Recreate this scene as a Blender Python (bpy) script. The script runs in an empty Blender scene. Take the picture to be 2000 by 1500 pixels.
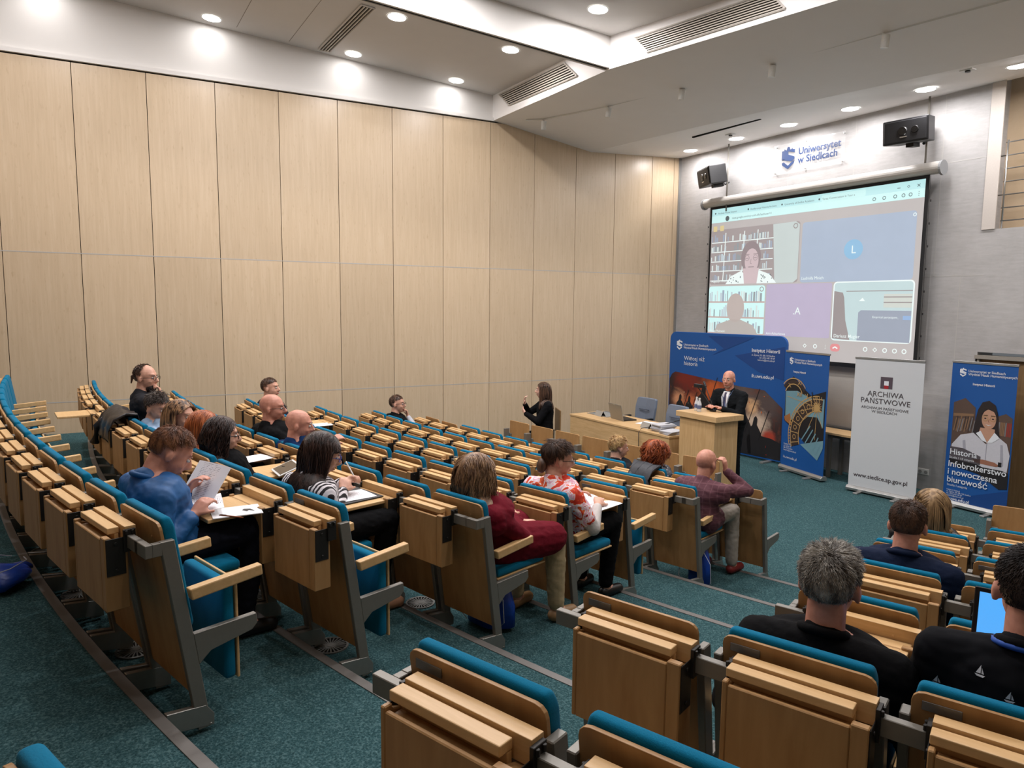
import bpy, bmesh, math, random
from mathutils import Vector, Matrix
import numpy as np
random.seed(7)
PI = math.pi
SC = bpy.context.scene
COL = SC.collection

# ------------------------------------------------------------------ camera
F, PITCH, ROLL, YAW, EYE = 1383.0, .1095, .0097, .5398, 2.5686
def _camera():
    fw = Vector((-math.cos(YAW), math.sin(YAW), 0)); rt0 = Vector((math.sin(YAW), math.cos(YAW), 0)); up = Vector((0, 0, 1))
    fwd = fw*math.cos(PITCH)-up*math.sin(PITCH); u = fw*math.sin(PITCH)+up*math.cos(PITCH)
    rt = rt0*math.cos(ROLL)+u*math.sin(ROLL); uc = -rt0*math.sin(ROLL)+u*math.cos(ROLL)
    cd = bpy.data.cameras.new('camera'); cd.sensor_width = 36; cd.lens = 36*F/2000; cd.clip_start = .05; cd.clip_end = 100
    o = bpy.data.objects.new('camera', cd); COL.objects.link(o)
    m = Matrix((( rt.x, uc.x, -fwd.x), (rt.y, uc.y, -fwd.y), (rt.z, uc.z, -fwd.z))).to_4x4()
    m.translation = (0, 0, EYE); o.matrix_world = m; SC.camera = o
_camera()
# ------------------------------------------------------------------ world, exposure
W = bpy.data.worlds.new('world'); SC.world = W; W.use_nodes = True
W.node_tree.nodes['Background'].inputs[0].default_value = (.9, .95, 1, 1)
W.node_tree.nodes['Background'].inputs[1].default_value = .12
SC.view_settings.view_transform = 'Standard'; SC.view_settings.look = 'None'
SC.view_settings.exposure = 0.2; SC.view_settings.gamma = 1.0; SC.view_settings.use_curve_mapping = False
LAMP_W = 34.0          # watts of each recessed downlight
LAMP_COL = (1.0, .965, .975)

# ------------------------------------------------------------------ materials
def srgb(r, g, b):
    f = lambda c: ((c/255+.055)/1.055)**2.4 if c > 10 else c/255/12.92
    return (f(r), f(g), f(b), 1)
class NT:
    def __init__(s, name):
        s.m = bpy.data.materials.new(name); s.m.use_nodes = True; s.t = s.m.node_tree; s.b = s.t.nodes['Principled BSDF']
    def n(s, kind, **kw):
        o = s.t.nodes.new(kind)
        for k, v in kw.items():
            if k.startswith('i_'):
                key = k[2:]; key = int(key) if key.isdigit() else key.replace('_', ' ')
                o.inputs[key].default_value = v
            else: setattr(o, k, v)
        return o
    def l(s, a, b): s.t.links.new(a, b)
    def ramp(s, fac, stops, interp='LINEAR'):
        r = s.n('ShaderNodeValToRGB'); r.color_ramp.interpolation = interp
        e = r.color_ramp.elements
        while len(e) < len(stops): e.new(.5)
        for i, (p, c) in enumerate(stops): e[i].position = p; e[i].color = c
        s.l(fac, r.inputs[0]); return r.outputs[0]
    def coord(s, scale=(1, 1, 1), rot=(0, 0, 0), kind='Object'):
        tc = s.n('ShaderNodeTexCoord'); mp = s.n('ShaderNodeMapping'); mp.inputs['Scale'].default_value = scale; mp.inputs['Rotation'].default_value = rot
        s.l(tc.outputs[kind], mp.inputs[0]); return mp.outputs[0]
    def bump(s, h, strength=.2, dist=.01):
        b = s.n('ShaderNodeBump'); b.inputs['Strength'].default_value = strength; b.inputs['Distance'].default_value = dist
        s.l(h, b.inputs['Height']); s.l(b.outputs[0], s.b.inputs['Normal'])
MC = {}
def plain(name, col, rough=.5, metal=0, **kw):
    if name in MC: return MC[name]
    a = NT(name); a.b.inputs['Base Color'].default_value = col if len(col) == 4 else (*col, 1)
    a.b.inputs['Roughness'].default_value = rough; a.b.inputs['Metallic'].default_value = metal
    if rough >= .84: a.b.inputs['Specular IOR Level'].default_value = .12
    n = a.n('ShaderNodeTexNoise', i_Scale=kw.get('ns', 60.), i_Detail=3.); a.l(a.coord(), n.inputs[0])
    mx = a.n('ShaderNodeMix', data_type='RGBA', blend_type='MULTIPLY'); mx.inputs[0].default_value = kw.get('var', .12)
    mx.inputs[6].default_value = col if len(col) == 4 else (*col, 1); a.l(n.outputs[0], mx.inputs[7]); a.l(mx.outputs[2], a.b.inputs['Base Color'])
    if kw.get('bump'): a.bump(n.outputs[0], kw['bump'], kw.get('bd', .003))
    if 'sheen' in kw: a.b.inputs['Sheen Weight'].default_value = kw['sheen']
    MC[name] = a.m; return a.m
def wood(name, c1, c2, scale=(14, 14, 1.2), rough=.42, ns=3.0, kind='Object', contrast=(.35, .7)):
    a = NT(name); v = a.coord(scale, kind=kind)
    n = a.n('ShaderNodeTexNoise', i_Scale=ns, i_Detail=6., i_Roughness=.6, i_Distortion=.6); a.l(v, n.inputs[0])
    c = a.ramp(n.outputs[0], [(contrast[0], c1), (contrast[1], c2)]); a.l(c, a.b.inputs['Base Color'])
    a.b.inputs['Roughness'].default_value = rough; a.b.inputs['Specular IOR Level'].default_value = .4
    MC[name] = a.m; return a.m
SEATW = wood('beech_plywood', srgb(160, 120, 75), srgb(178, 139, 92), (5, 5, .8), .45)
RAILW = wood('beech_rail', srgb(203, 164, 112), srgb(217, 180, 130), (1.5, 14, 14), .38)
WALLW = None
def wall_wood():
    a = NT('maple_wall_panel'); tc = a.n('ShaderNodeTexCoord'); sep = a.n('ShaderNodeSeparateXYZ'); a.l(tc.outputs['Object'], sep.inputs[0])
    # one board value per panel so the veneer differs from panel to panel
    m1 = a.n('ShaderNodeMath', operation='ADD'); m1.inputs[1].default_value = 11.59; a.l(sep.outputs[1], m1.inputs[0])
    m2 = a.n('ShaderNodeMath', operation='DIVIDE'); m2.inputs[1].default_value = .8685; a.l(m1.outputs[0], m2.inputs[0])
    m3 = a.n('ShaderNodeMath', operation='FLOOR'); a.l(m2.outputs[0], m3.inputs[0])
    z2 = a.n('ShaderNodeMath', operation='GREATER_THAN'); z2.inputs[1].default_value = 3.214; a.l(sep.outputs[2], z2.inputs[0])
    z3 = a.n('ShaderNodeMath', operation='MULTIPLY_ADD'); z3.inputs[1].default_value = 31.; a.l(z2.outputs[0], z3.inputs[0]); a.l(m3.outputs[0], z3.inputs[2])
    wn = a.n('ShaderNodeTexWhiteNoise', noise_dimensions='1D'); a.l(z3.outputs[0], wn.inputs['W'])
    mp = a.n('ShaderNodeMapping'); mp.inputs['Scale'].default_value = (1, 13, .7); a.l(tc.outputs['Object'], mp.inputs[0])
    ad = a.n('ShaderNodeVectorMath', operation='ADD'); a.l(mp.outputs[0], ad.inputs[0]); a.l(wn.outputs['Color'], ad.inputs[1])
    sc = a.n('ShaderNodeVectorMath', operation='SCALE'); sc.inputs['Scale'].default_value = 9.; a.l(wn.outputs['Color'], sc.inputs[0]); a.l(sc.outputs[0], ad.inputs[1])
    n = a.n('ShaderNodeTexNoise', i_Scale=2.2, i_Detail=8., i_Roughness=.62, i_Distortion=.3); a.l(ad.outputs[0], n.inputs[0])
    c = a.ramp(n.outputs[0], [(.22, srgb(189, 167, 138)), (.5, srgb(198, 176, 147)), (.82, srgb(207, 187, 160))])
    # small curly knots
    mp2 = a.n('ShaderNodeMapping'); mp2.inputs['Scale'].default_value = (1, 16, 5); a.l(tc.outputs['Object'], mp2.inputs[0])
    n2 = a.n('ShaderNodeTexNoise', i_Scale=1.6, i_Detail=4.); a.l(mp2.outputs[0], n2.inputs[0])
    k = a.ramp(n2.outputs[0], [(.6, (1, 1, 1, 1)), (.78, (.82, .78, .72, 1))])
    mx = a.n('ShaderNodeMix', data_type='RGBA', blend_type='MULTIPLY'); mx.inputs[0].default_value = .8; a.l(c, mx.inputs[6]); a.l(k, mx.inputs[7])
    hv = a.n('ShaderNodeMapRange'); hv.inputs[3].default_value = .93; hv.inputs[4].default_value = 1.04; a.l(wn.outputs['Value'], hv.inputs[0])
    hs = a.n('ShaderNodeHueSaturation'); a.l(hv.outputs[0], hs.inputs['Value']); a.l(mx.outputs[2], hs.inputs['Color'])
    a.l(hs.outputs[0], a.b.inputs['Base Color']); a.b.inputs['Roughness'].default_value = .33
    return a.m
WALLW = wall_wood()
OAKW = wood('light_oak', srgb(196, 160, 112), srgb(214, 180, 134), (1.2, 12, 12), .42)
OAKV = wood('light_oak_upright', srgb(190, 154, 106), srgb(208, 174, 128), (12, 12, 1.0), .42)
BROWNW = wood('brown_door_veneer', srgb(128, 100, 66), srgb(146, 116, 80), (12, 12, .8), .45)
TEAL = plain('teal_wool', srgb(8, 112, 148), .95, bump=.25, ns=260., sheen=.04, var=.25)
STEEL = plain('grey_steel', srgb(128, 124, 116), .42, .35)
STEELD = plain('dark_steel', srgb(52, 50, 48), .45, .6)
CHROME = plain('bright_steel', srgb(190, 190, 188), .3, .9)
BLACK = plain('black_plastic', srgb(22, 22, 24), .45)
GAP = plain('dark_gap', srgb(20, 18, 16), .9)
ALU = plain('aluminium', srgb(176, 176, 174), .35, .7)
WHITE = plain('white_plastic', srgb(222, 222, 218), .45)
PAPER = plain('white_paper', srgb(236, 236, 238), .8, var=.04)
CEILM = plain('ceiling_panel', srgb(212, 208, 204), .8, var=.05, ns=4.)
SOFFM = plain('soffit_paint', srgb(236, 233, 230), .75, var=.04, ns=4.)
BEAMM = plain('beam_paint', srgb(220, 217, 213), .7, var=.04, ns=4.)
def carpet():
    a = NT('teal_carpet'); v = a.coord((1, 1, 1))
    n = a.n('ShaderNodeTexNoise', i_Scale=70., i_Detail=4., i_Roughness=.65, i_Distortion=1.6); a.l(v, n.inputs[0])
    w = a.n('ShaderNodeTexVoronoi', i_Scale=90.); a.l(v, w.inputs[0])
    mu = a.n('ShaderNodeMath', operation='MULTIPLY_ADD'); mu.inputs[1].default_value = .35; a.l(w.outputs[0], mu.inputs[0]); a.l(n.outputs[0], mu.inputs[2])
    c = a.ramp(mu.outputs[0], [(.42, srgb(35, 60, 64)), (.66, srgb(52, 84, 88)), (.88, srgb(88, 118, 121))]); a.l(c, a.b.inputs['Base Color'])
    a.b.inputs['Roughness'].default_value = 1; a.b.inputs['Specular IOR Level'].default_value = .1; a.bump(mu.outputs[0], .8, .012); return a.m
CARPET = carpet()
def concrete():
    a = NT('grey_concrete'); v = a.coord((1, 1, 1)); n = a.n('ShaderNodeTexNoise', i_Scale=1.6, i_Detail=7., i_Roughness=.7); a.l(v, n.inputs[0])
    v2 = a.coord((1.2, 1, 7)); n2 = a.n('ShaderNodeTexNoise', i_Scale=4., i_Detail=6., i_Roughness=.7); a.l(v2, n2.inputs[0])
    m = a.n('ShaderNodeMix', data_type='FLOAT'); m.inputs[0].default_value = .45; a.l(n.outputs[0], m.inputs[2]); a.l(n2.outputs[0], m.inputs[3])
    c = a.ramp(m.outputs[0], [(.3, srgb(158, 156, 154)), (.52, srgb(175, 173, 172)), (.72, srgb(187, 186, 185))]); a.l(c, a.b.inputs['Base Color'])
    a.b.inputs['Roughness'].default_value = .6; a.bump(m.outputs[0], .04, .006); return a.m
CONC = concrete()
def emis(name, col, s=1.0, base=None):
    if name in MC: return MC[name]
    a = NT(name); a.b.inputs['Base Color'].default_value = base or (.3, .3, .3, 1); a.b.inputs['Emission Color'].default_value = col
    a.b.inputs['Emission Strength'].default_value = s; a.b.inputs['Roughness'].default_value = .9
    n = a.n('ShaderNodeTexNoise', i_Scale=3.); a.l(a.coord(), n.inputs[0]); mr = a.n('ShaderNodeMapRange'); mr.inputs[3].default_value = s*.94; mr.inputs[4].default_value = s*1.04
    a.l(n.outputs[0], mr.inputs[0]); a.l(mr.outputs[0], a.b.inputs['Emission Strength']); MC[name] = a.m; return a.m
LAMPM = emis('lamp_diffuser', (1, .98, .95, 1), 9.0)

# ------------------------------------------------------------------ mesh helpers
def new_bm(): return bmesh.new()
def box(bm, x0, x1, y0, y1, z0, z1, M=None):
    v = [Vector((x, y, z)) for x in (x0, x1) for y in (y0, y1) for z in (z0, z1)]
    if M: v = [M @ p for p in v]
    vs = [bm.verts.new(p) for p in v]
    for f in ((0, 1, 3, 2), (4, 6, 7, 5), (0, 4, 5, 1), (2, 3, 7, 6), (0, 2, 6, 4), (1, 5, 7, 3)): bm.faces.new([vs[i] for i in f])
def prism(bm, pts, a, b, axis='x'):
    def P(p, t): return {'x': (t, p[0], p[1]), 'y': (p[0], t, p[1]), 'z': (p[0], p[1], t)}[axis]
    A = [bm.verts.new(P(p, a)) for p in pts]; B = [bm.verts.new(P(p, b)) for p in pts]
    bm.faces.new(A); bm.faces.new(B[::-1]); n = len(pts)
    for i in range(n): bm.faces.new((A[i], A[(i+1) % n], B[(i+1) % n], B[i]))
def loft(bm, rings, caps=True):
    R = [[bm.verts.new(p) for p in r] for r in rings]; n = len(R[0])
    for a, b in zip(R, R[1:]):
        for i in range(n): bm.faces.new((a[i], a[(i+1) % n], b[(i+1) % n], b[i]))
    if caps: bm.faces.new(R[0][::-1]); bm.faces.new(R[-1])
def frame(d):
    d = Vector(d).normalized(); a = Vector((0, 0, 1)) if abs(d.z) < .9 else Vector((1, 0, 0)); u = d.cross(a).normalized(); return u, d.cross(u).normalized()
def tube(bm, pts, r, n=8):
    rings = []
    for i, p in enumerate(pts):
        p = Vector(p); d = Vector(pts[min(i+1, len(pts)-1)])-Vector(pts[max(i-1, 0)]); u, w = frame(d); rr = r[i] if isinstance(r, (list, tuple)) else r
        rings.append([p+u*rr*math.cos(2*PI*k/n)+w*rr*math.sin(2*PI*k/n) for k in range(n)])
    loft(bm, rings)
def capsule(bm, p0, r0, p1, r1, n=12):
    p0, p1 = Vector(p0), Vector(p1); d = (p1-p0); L = max(d.length, 1e-5); d = d/L; u, w = frame(d); rings = []
    for a in (-80, -50, -20): rings.append((p0+d*r0*math.sin(math.radians(a)), r0*math.cos(math.radians(a))))
    rings += [(p0, r0), (p1, r1)]
    for a in (20, 50, 80): rings.append((p1+d*r1*math.sin(math.radians(a)), r1*math.cos(math.radians(a))))
    loft(bm, [[c+u*r*math.cos(2*PI*k/n)+w*r*math.sin(2*PI*k/n) for k in range(n)] for c, r in rings])
def ell(bm, c, r, M=None, n=16, m=10):
    c = Vector(c); rings = []
    for j in range(1, m):
        t = PI*j/m; rings.append([Vector((r[0]*math.sin(t)*math.cos(2*PI*k/n), r[1]*math.sin(t)*math.sin(2*PI*k/n), -r[2]*math.cos(t)))+c for k in range(n)])
    if M: rings = [[M @ p for p in q] for q in rings]
    loft(bm, rings)
def cyl(bm, c, r, h, n=24, r2=None, M=None):
    r2 = r if r2 is None else r2; c = Vector(c)
    rr = [[c+Vector((q*math.cos(2*PI*k/n), q*math.sin(2*PI*k/n), z)) for k in range(n)] for q, z in ((r, 0), (r2, h))]
    if M: rr = [[M @ p for p in q] for q in rr]
    loft(bm, rr)
def mesh_of(bm, name, mat, bevel=0, seg=2, smooth=False):
    bmesh.ops.recalc_face_normals(bm, faces=bm.faces)
    if bevel: bmesh.ops.bevel(bm, geom=list(bm.edges), offset=bevel, segments=seg, affect='EDGES', clamp_overlap=True, profile=.5)
    me = bpy.data.meshes.new(name); bm.to_mesh(me); bm.free()
    if smooth:
        for p in me.polygons: p.use_smooth = True
    me.materials.append(mat); return me
def link(name, me, parent=None, M=None):
    o = bpy.data.objects.new(name, me); COL.objects.link(o)
    if parent: o.parent = parent
    if M is not None: o.matrix_local = M
    return o
def obj(name, bm, mat, parent=None, **kw): return link(name, mesh_of(bm, name, mat, **kw), parent)
def bobj(name, dims, mat, parent=None, bevel=0, M=None):
    b = new_bm(); box(b, *dims, M=M); return obj(name, b, mat, parent, bevel=bevel)
def tag(o, label, cat, group=None):
    o['label'] = label; o['category'] = cat
    if group: o['group'] = group
    return o
def thing(name, label, cat, loc=(0, 0, 0), rz=0, group=None):
    o = bpy.data.objects.new(name, None); COL.objects.link(o); o.location = loc; o.rotation_euler = (0, 0, rz); o.empty_display_size = .1
    return tag(o, label, cat, group)
def struct(name, bm, mat, **kw):
    o = obj(name, bm, mat, **kw); o['kind'] = 'structure'; return o
def text_mesh(s, size, bold=0, align='LEFT', spacing=1.0, line=1.0):
    cu = bpy.data.curves.new('lettering', 'FONT'); cu.body = s; cu.size = size; cu.align_x = align; cu.offset = bold*size; cu.space_character = spacing; cu.space_line = line
    cu.resolution_u = 3
    o = bpy.data.objects.new('lettering', cu); COL.objects.link(o); bpy.context.view_layer.update()
    me = bpy.data.meshes.new_from_object(o.evaluated_get(bpy.context.evaluated_depsgraph_get()))
    bpy.data.objects.remove(o); bpy.data.curves.remove(cu); me.materials.clear(); return me
FACE = Matrix.Rotation(PI/2, 4, 'X')    # text plane XY -> XZ, reading from -Y
def text(parent, s, x, z, size, mat, y=-.004, bold=0, align='LEFT', name='lettering', line=1.0, M=None, spacing=1.0):
    me = text_mesh(s, size, bold, align, line=line, spacing=spacing); me.materials.append(mat)
    mm = Matrix.Translation((x, y, z)) @ FACE
    return link(name, me, parent, M @ mm if M else mm)
class Canvas:
    """flat printed / shown shapes on a real sheet: x right, z up, seen from -y"""
    def __init__(s, parent, y0=-.003, M=None): s.p, s.y0, s.M, s.d = parent, y0, M, {}
    def poly(s, pts, mat, name='print', layer=0):
        bm = s.d.setdefault((name, mat.name), (new_bm(), mat))[0]
        y = s.y0-layer*.0012
        try: bm.faces.new([bm.verts.new((p[0], y, p[1])) for p in pts])
        except ValueError: pass
    def rect(s, x0, z0, x1, z1, mat, name='print', layer=0): s.poly([(x0, z0), (x1, z0), (x1, z1), (x0, z1)], mat, name, layer)
    def rrect(s, x0, z0, x1, z1, r, mat, name='print', layer=0):
        p = []
        for cx, cz, a in ((x1-r, z1-r, 0), (x0+r, z1-r, 90), (x0+r, z0+r, 180), (x1-r, z0+r, 270)):
            p += [(cx+r*math.cos(math.radians(a+q)), cz+r*math.sin(math.radians(a+q))) for q in (0, 30, 60, 90)]
        s.poly(p, mat, name, layer)
    def ell(s, cx, cz, rx, rz, mat, name='print', layer=0, n=28, a0=0, a1=360):
        s.poly([(cx+rx*math.cos(math.radians(a0+(a1-a0)*k/n)), cz+rz*math.sin(math.radians(a0+(a1-a0)*k/n))) for k in range(n+(a1-a0 != 360))], mat, name, layer)
    def ring(s, cx, cz, r0, r1, mat, name='print', layer=0, a0=0, a1=360, n=40):
        for k in range(n):
            a, b = math.radians(a0+(a1-a0)*k/n), math.radians(a0+(a1-a0)*(k+1)/n)
            s.poly([(cx+r0*math.cos(a), cz+r0*math.sin(a)), (cx+r1*math.cos(a), cz+r1*math.sin(a)), (cx+r1*math.cos(b), cz+r1*math.sin(b)), (cx+r0*math.cos(b), cz+r0*math.sin(b))], mat, name, layer)
    def line(s, pts, w, mat, name='print', layer=0):
        for (ax, az), (bx, bz) in zip(pts, pts[1:]):
            L = math.hypot(bx-ax, bz-az) or 1; nx, nz = -(bz-az)/L*w/2, (bx-ax)/L*w/2
            s.poly([(ax+nx, az+nz), (bx+nx, bz+nz), (bx-nx, bz-nz), (ax-nx, az-nz)], mat, name, layer)
    def done(s):
        for (name, _), (bm, mat) in s.d.items():
            me = bpy.data.meshes.new(name); bmesh.ops.recalc_face_normals(bm, faces=bm.faces)
            bm.to_mesh(me); bm.free(); me.materials.append(mat); link(name, me, s.p, s.M)
def shield(cv, x, z, h, mat, layer=1, name='crest'):
    """the S-in-a-shield emblem, h tall, lower left at x,z"""
    k = h; P = lambda l: [(x+a*k, z+b*k) for a, b in l]
    cv.poly(P([(.0, .62), (.0, .86), (.12, .86), (.12, .93), (.24, .86), (.30, 1.0), (.40, 1.0), (.46, .86), (.58, .93), (.58, .86), (.70, .86), (.70, .70), (.35, .80)]), mat, name, layer)
    cv.poly(P([(.0, .62), (.35, .80), (.35, .66), (.14, .56), (.14, .48)]), mat, name, layer)
    cv.poly(P([(.0, .62), (.14, .48), (.14, .42), (.0, .44)]), mat, name, layer)
    cv.poly(P([(.0, .44), (.14, .42), (.56, .32), (.70, .42), (.70, .52), (.35, .66), (.14, .56), (.14, .48)]), mat, name, layer)
    cv.poly(P([(.0, .30), (.12, .34), (.35, .16), (.56, .30), (.70, .36), (.66, .22), (.35, .0), (.05, .20)]), mat, name, layer)

# ------------------------------------------------------------------ hall layout
CX, CY = -10.391, 25.371                 # centre of the curved rows
RISE, DR = .132, .857
def NR(j): return 21.109+DR*(j-1)        # radius of the j-th step edge
WX, WY, WTH = -10.566, 11.546, .0569     # left wall
def wallx(Y): return WX+(Y-WY)*math.tan(WTH)
FY = 10.215                              # face of the concrete front wall
def zceil(Y): return 6.119-.0753*(Y-6.04)
def polar(rad, a): return (CX+rad*math.sin(a), CY-rad*math.cos(a))
REAR = -3.5

def arc(rad, a0, a1, n=72): return [polar(rad, a0+(a1-a0)*k/n) for k in range(n+1)]
A0, A1 = math.radians(-2.6), math.radians(30)
def build_floor():
    bm = new_bm(); box(bm, -12.2, 4, REAR-.2, FY+.6, -.12, 0)
    radii = [NR(j) for j in range(1, 10)]+[30.2]
    for j in range(1, 10):
        r0, r1, z = NR(j), (NR(j+1) if j < 9 else 30.2), j*RISE
        a, b = arc(r0, A0, A1), arc(r1, A0, A1)
        va = [bm.verts.new((x, y, z)) for x, y in a]; vb = [bm.verts.new((x, y, z)) for x, y in b]; vl = [bm.verts.new((x, y, z-RISE)) for x, y in a]
        for i in range(len(a)-1):
            bm.faces.new((va[i], va[i+1], vb[i+1], vb[i])); bm.faces.new((vl[i], vl[i+1], va[i+1], va[i]))
    o = struct('floor', bm, CARPET)
    m = plain('nosing_strip', srgb(112, 108, 104), .55, .2)
    for j in range(1, 10):
        bm = new_bm(); R = NR(j); z = j*RISE; pts = []
        secs = [(R-.006, z-.028), (R-.006, z+.004), (R+.042, z+.004), (R+.042, z-.002), (R, z-.002), (R, z-.028)]
        n = 72; ring = [[(*polar(r, A0+(A1-A0)*k/n), zz) for r, zz in secs] for k in range(n+1)]
        loft(bm, ring); struct('trim_%d' % j, bm, m)
build_floor()

def build_left_wall():
    M = Matrix.Translation((WX, WY, 0)) @ Matrix.Rotation(-WTH, 4, 'Z')
    bm = new_bm(); g = .004; zs = [0, 1.220, 3.214, 5.674]
    ts = [-11.59+.8685*k for k in range(-5, 12)]+[-2.034, -1.494, -1.30]
    ts = sorted(set(round(t, 3) for t in ts if t < -2.1))+[-2.034, -1.494, -1.30]
    for a, b in zip(ts, ts[1:]):
        for z0, z1 in zip(zs, zs[1:]): box(bm, -.02, 0, a+g, b-g, z0+g*.8, z1-g*.8)
    w = struct('wall_left', bm, WALLW, bevel=.0015, seg=1); w.matrix_world = M
    bm = new_bm(); box(bm, -.12, -.021, -16.4, -1.2, 0, 7.0); b = struct('wall_left_backing', bm, GAP); b.matrix_world = M
    bm = new_bm()
    for z in (1.220, 3.214): box(bm, -.02, .0015, -16.4, -1.30, z-.006, z+.006)
    t = struct('trim_10', bm, plain('pale_joint', srgb(176, 174, 170), .5)); t.matrix_world = M
    # painted band above the panels, up to the sloping ceiling
    bm = new_bm()
    for y0, y1 in ((-16.4, -5.42),):
        zt = lambda yl: zceil(WY+yl*math.cos(WTH))+.02
        prism(bm, [(y0, 5.74), (y1, 5.74), (y1, zt(y1)), (y0, zt(y0))], -.1, -.012)
        prism(bm, [(y0, 5.69), (y1, 5.69), (y1, 5.745), (y0, 5.745)], -.1, .03)
    t = struct('wall_left_band', bm, BEAMM); t.matrix_world = M
build_left_wall()

def build_front_wall():
    XR = -4.98
    bm = new_bm()
    box(bm, -12, XR, FY, FY+.4, 0, 6.4); box(bm, XR, 0, FY, FY+.4, 2.02, 3.63)
    box(bm, XR, -4.93, FY, FY+.4, 0, 2.02); box(bm, -3.0, 0, FY, FY+.4, 0, 2.02)
    struct('wall_front', bm, CONC)
    m = plain('concrete_joint', srgb(186, 184, 180), .7)
    bm = new_bm()
    for z in (1.385, 3.04, 4.575): box(bm, -10.6, XR if z > 3.5 else -4.93, FY-.0012, FY+.01, z-.006, z+.006)
    for x in (-9.9, -8.1, -6.9, -5.58, -5.22): box(bm, x-.005, x+.005, FY-.0012, FY+.01, 0 if x != -5.58 else 3.04, 5.6 if x != -5.22 else 3.04)
    struct('trim_11', bm, m)
    bm = new_bm(); box(bm, -10.665, -10.625, FY-.05, FY+.01, 0, 5.5); struct('trim_12', bm, ALU)
    # window-like recess with railing, upper right
    bm = new_bm(); box(bm, XR-.0, 0, FY+.42, FY+.5, 3.4, 6.0); struct('wall_recess', bm, WALLW)
    bm = new_bm(); box(bm, XR-.35, XR, FY+.4, FY+.5, 3.4, 6.0); box(bm, XR, 0, FY+.4, FY+.45, 3.50, 3.63); struct('trim_13', bm, plain('recess_paint', srgb(196, 186, 174), .7))
    bm = new_bm(); box(bm, XR-.02, XR+.14, FY-.015, FY+.001, 3.63, 5.5); struct('trim_14', bm, plain('reveal_paint', srgb(206, 198, 190), .7))
    t = thing('window_railing', 'slim steel railing of horizontal bars across the recess in the front wall', 'railing', (XR+.2, FY, 3.63))
    for k in range(7):
        b = new_bm(); z = .10+.165*k; tube(b, [(-.13 if k in (2, 5) else -.02, .03, z), (3.0, .03, z)], .008, 8); obj('rail_bar', b, CHROME, t, smooth=True)
    b = new_bm(); tube(b, [(0, .03, 0), (0, .03, 1.12)], .011, 8); obj('post', b, CHROME, t, smooth=True)
    # brown door at the right
    bm = new_bm(); box(bm, -4.90, -3.0, FY+.04, FY+.09, 0, 1.93); d = struct('door_1', bm, BROWNW)
    bm = new_bm(); box(bm, -4.95, -3.0, FY-.03, FY+.1, 1.93, 1.98); box(bm, -4.95, -4.90, FY-.0, FY+.1, 0, 1.93); struct('trim_15', bm, plain('door_frame_paint', srgb(150, 144, 134), .5))
build_front_wall()

def build_other_walls():
    bm = new_bm(); box(bm, -13, 5, REAR-.2, REAR, 0, 7.2); struct('wall_rear', bm, BROWNW)
    M = Matrix.Translation((-2.4, FY, 0)) @ Matrix.Rotation(math.atan2(4.6, 13.7), 4, 'Z')
    bm = new_bm(); box(bm, 0, .2, -15, .6, 0, 7.2); w = struct('wall_right', bm, plain('right_wall_paint', srgb(140, 126, 106), .7)); w.matrix_world = M
build_other_walls()

LIP = [(-11.3, 6.09), (-7.72, 6.10), (-4.86, 6.72), (-1.5, 7.45), (4, 8.65)]
FOLD = [(-11.3, 8.03), (-7.11, 8.52), (-4.32, 9.02), (-1.5, 9.5), (4, 9.9)]
def build_ceiling():
    bm = new_bm()
    top = [(-12.2, REAR-.2)]+[( -12.2, 6.08)]+LIP+[(4, REAR-.2)]
    lo = [bm.verts.new((x, y, zceil(y))) for x, y in top]; hi = [bm.verts.new((x, y, zceil(y)+.2)) for x, y in top]
    bm.faces.new(lo); bm.faces.new(hi[::-1])
    struct('ceiling', bm, CEILM)
    # joints of the big ceiling panels, drawn as fine darker lines
    bm = new_bm()
    for y in (2.0, 2.72): prism(bm, [(y-.004, zceil(y)-.001), (y+.004, zceil(y)-.001), (y+.004, zceil(y)+.01), (y-.004, zceil(y)+.01)], -10.95, -8.1)
    struct('trim_16', bm, plain('ceiling_joint', srgb(140, 131, 120), .8))
    # step-down face and the two soffits in front of it
    bm = new_bm()
    a = [bm.verts.new((x, y, zceil(y)+.02)) for x, y in LIP]; b = [bm.verts.new((x, y, 5.70)) for x, y in LIP]
    c = [bm.verts.new((x, y, 5.393)) for x, y in FOLD]; d = [bm.verts.new((x, FY+.05, 5.50)) for x, y in FOLD]
    for r, s in ((a, b), (b, c), (c, d)):
        for i in range(len(r)-1): bm.faces.new((r[i], r[i+1], s[i+1], s[i]))
    struct('ceiling_soffit', bm, SOFFM)
    # long bulkhead carrying the partition track
    bm = new_bm(); y0, y1 = 6.14, REAR
    xs = lambda y: -7.74-(6.1-y)*.072
    for dx0, dx1, dz0, dz1 in ((-.12, 0, -.375, .02), (-.12, -.085, -.40, -.375), (-.035, 0, -.40, -.375)):
        v = []
        for y in (y0, y1):
            z = zceil(y); v.append([(xs(y)+dx0, y, z+dz0), (xs(y)+dx1, y, z+dz0), (xs(y)+dx1, y, z+dz1), (xs(y)+dx0, y, z+dz1)])
        loft(bm, v)
    struct('ceiling_beam', bm, BEAMM)
    bm = new_bm(); v = []
    for y in (y0, y1):
        z = zceil(y); v.append([(xs(y)-.085, y, z-.39), (xs(y)-.035, y, z-.39), (xs(y)-.035, y, z-.374), (xs(y)-.085, y, z-.374)])
    loft(bm, v); struct('trim_17', bm, GAP)
build_ceiling()

def soff(x, y):
    for (xa, ya), (xb, yb) in zip(FOLD, FOLD[1:]):
        if xa <= x <= xb: f = ya+(yb-ya)*(x-xa)/(xb-xa)
    return 5.393+.107*(y-f)/(FY+.05-f)
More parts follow.
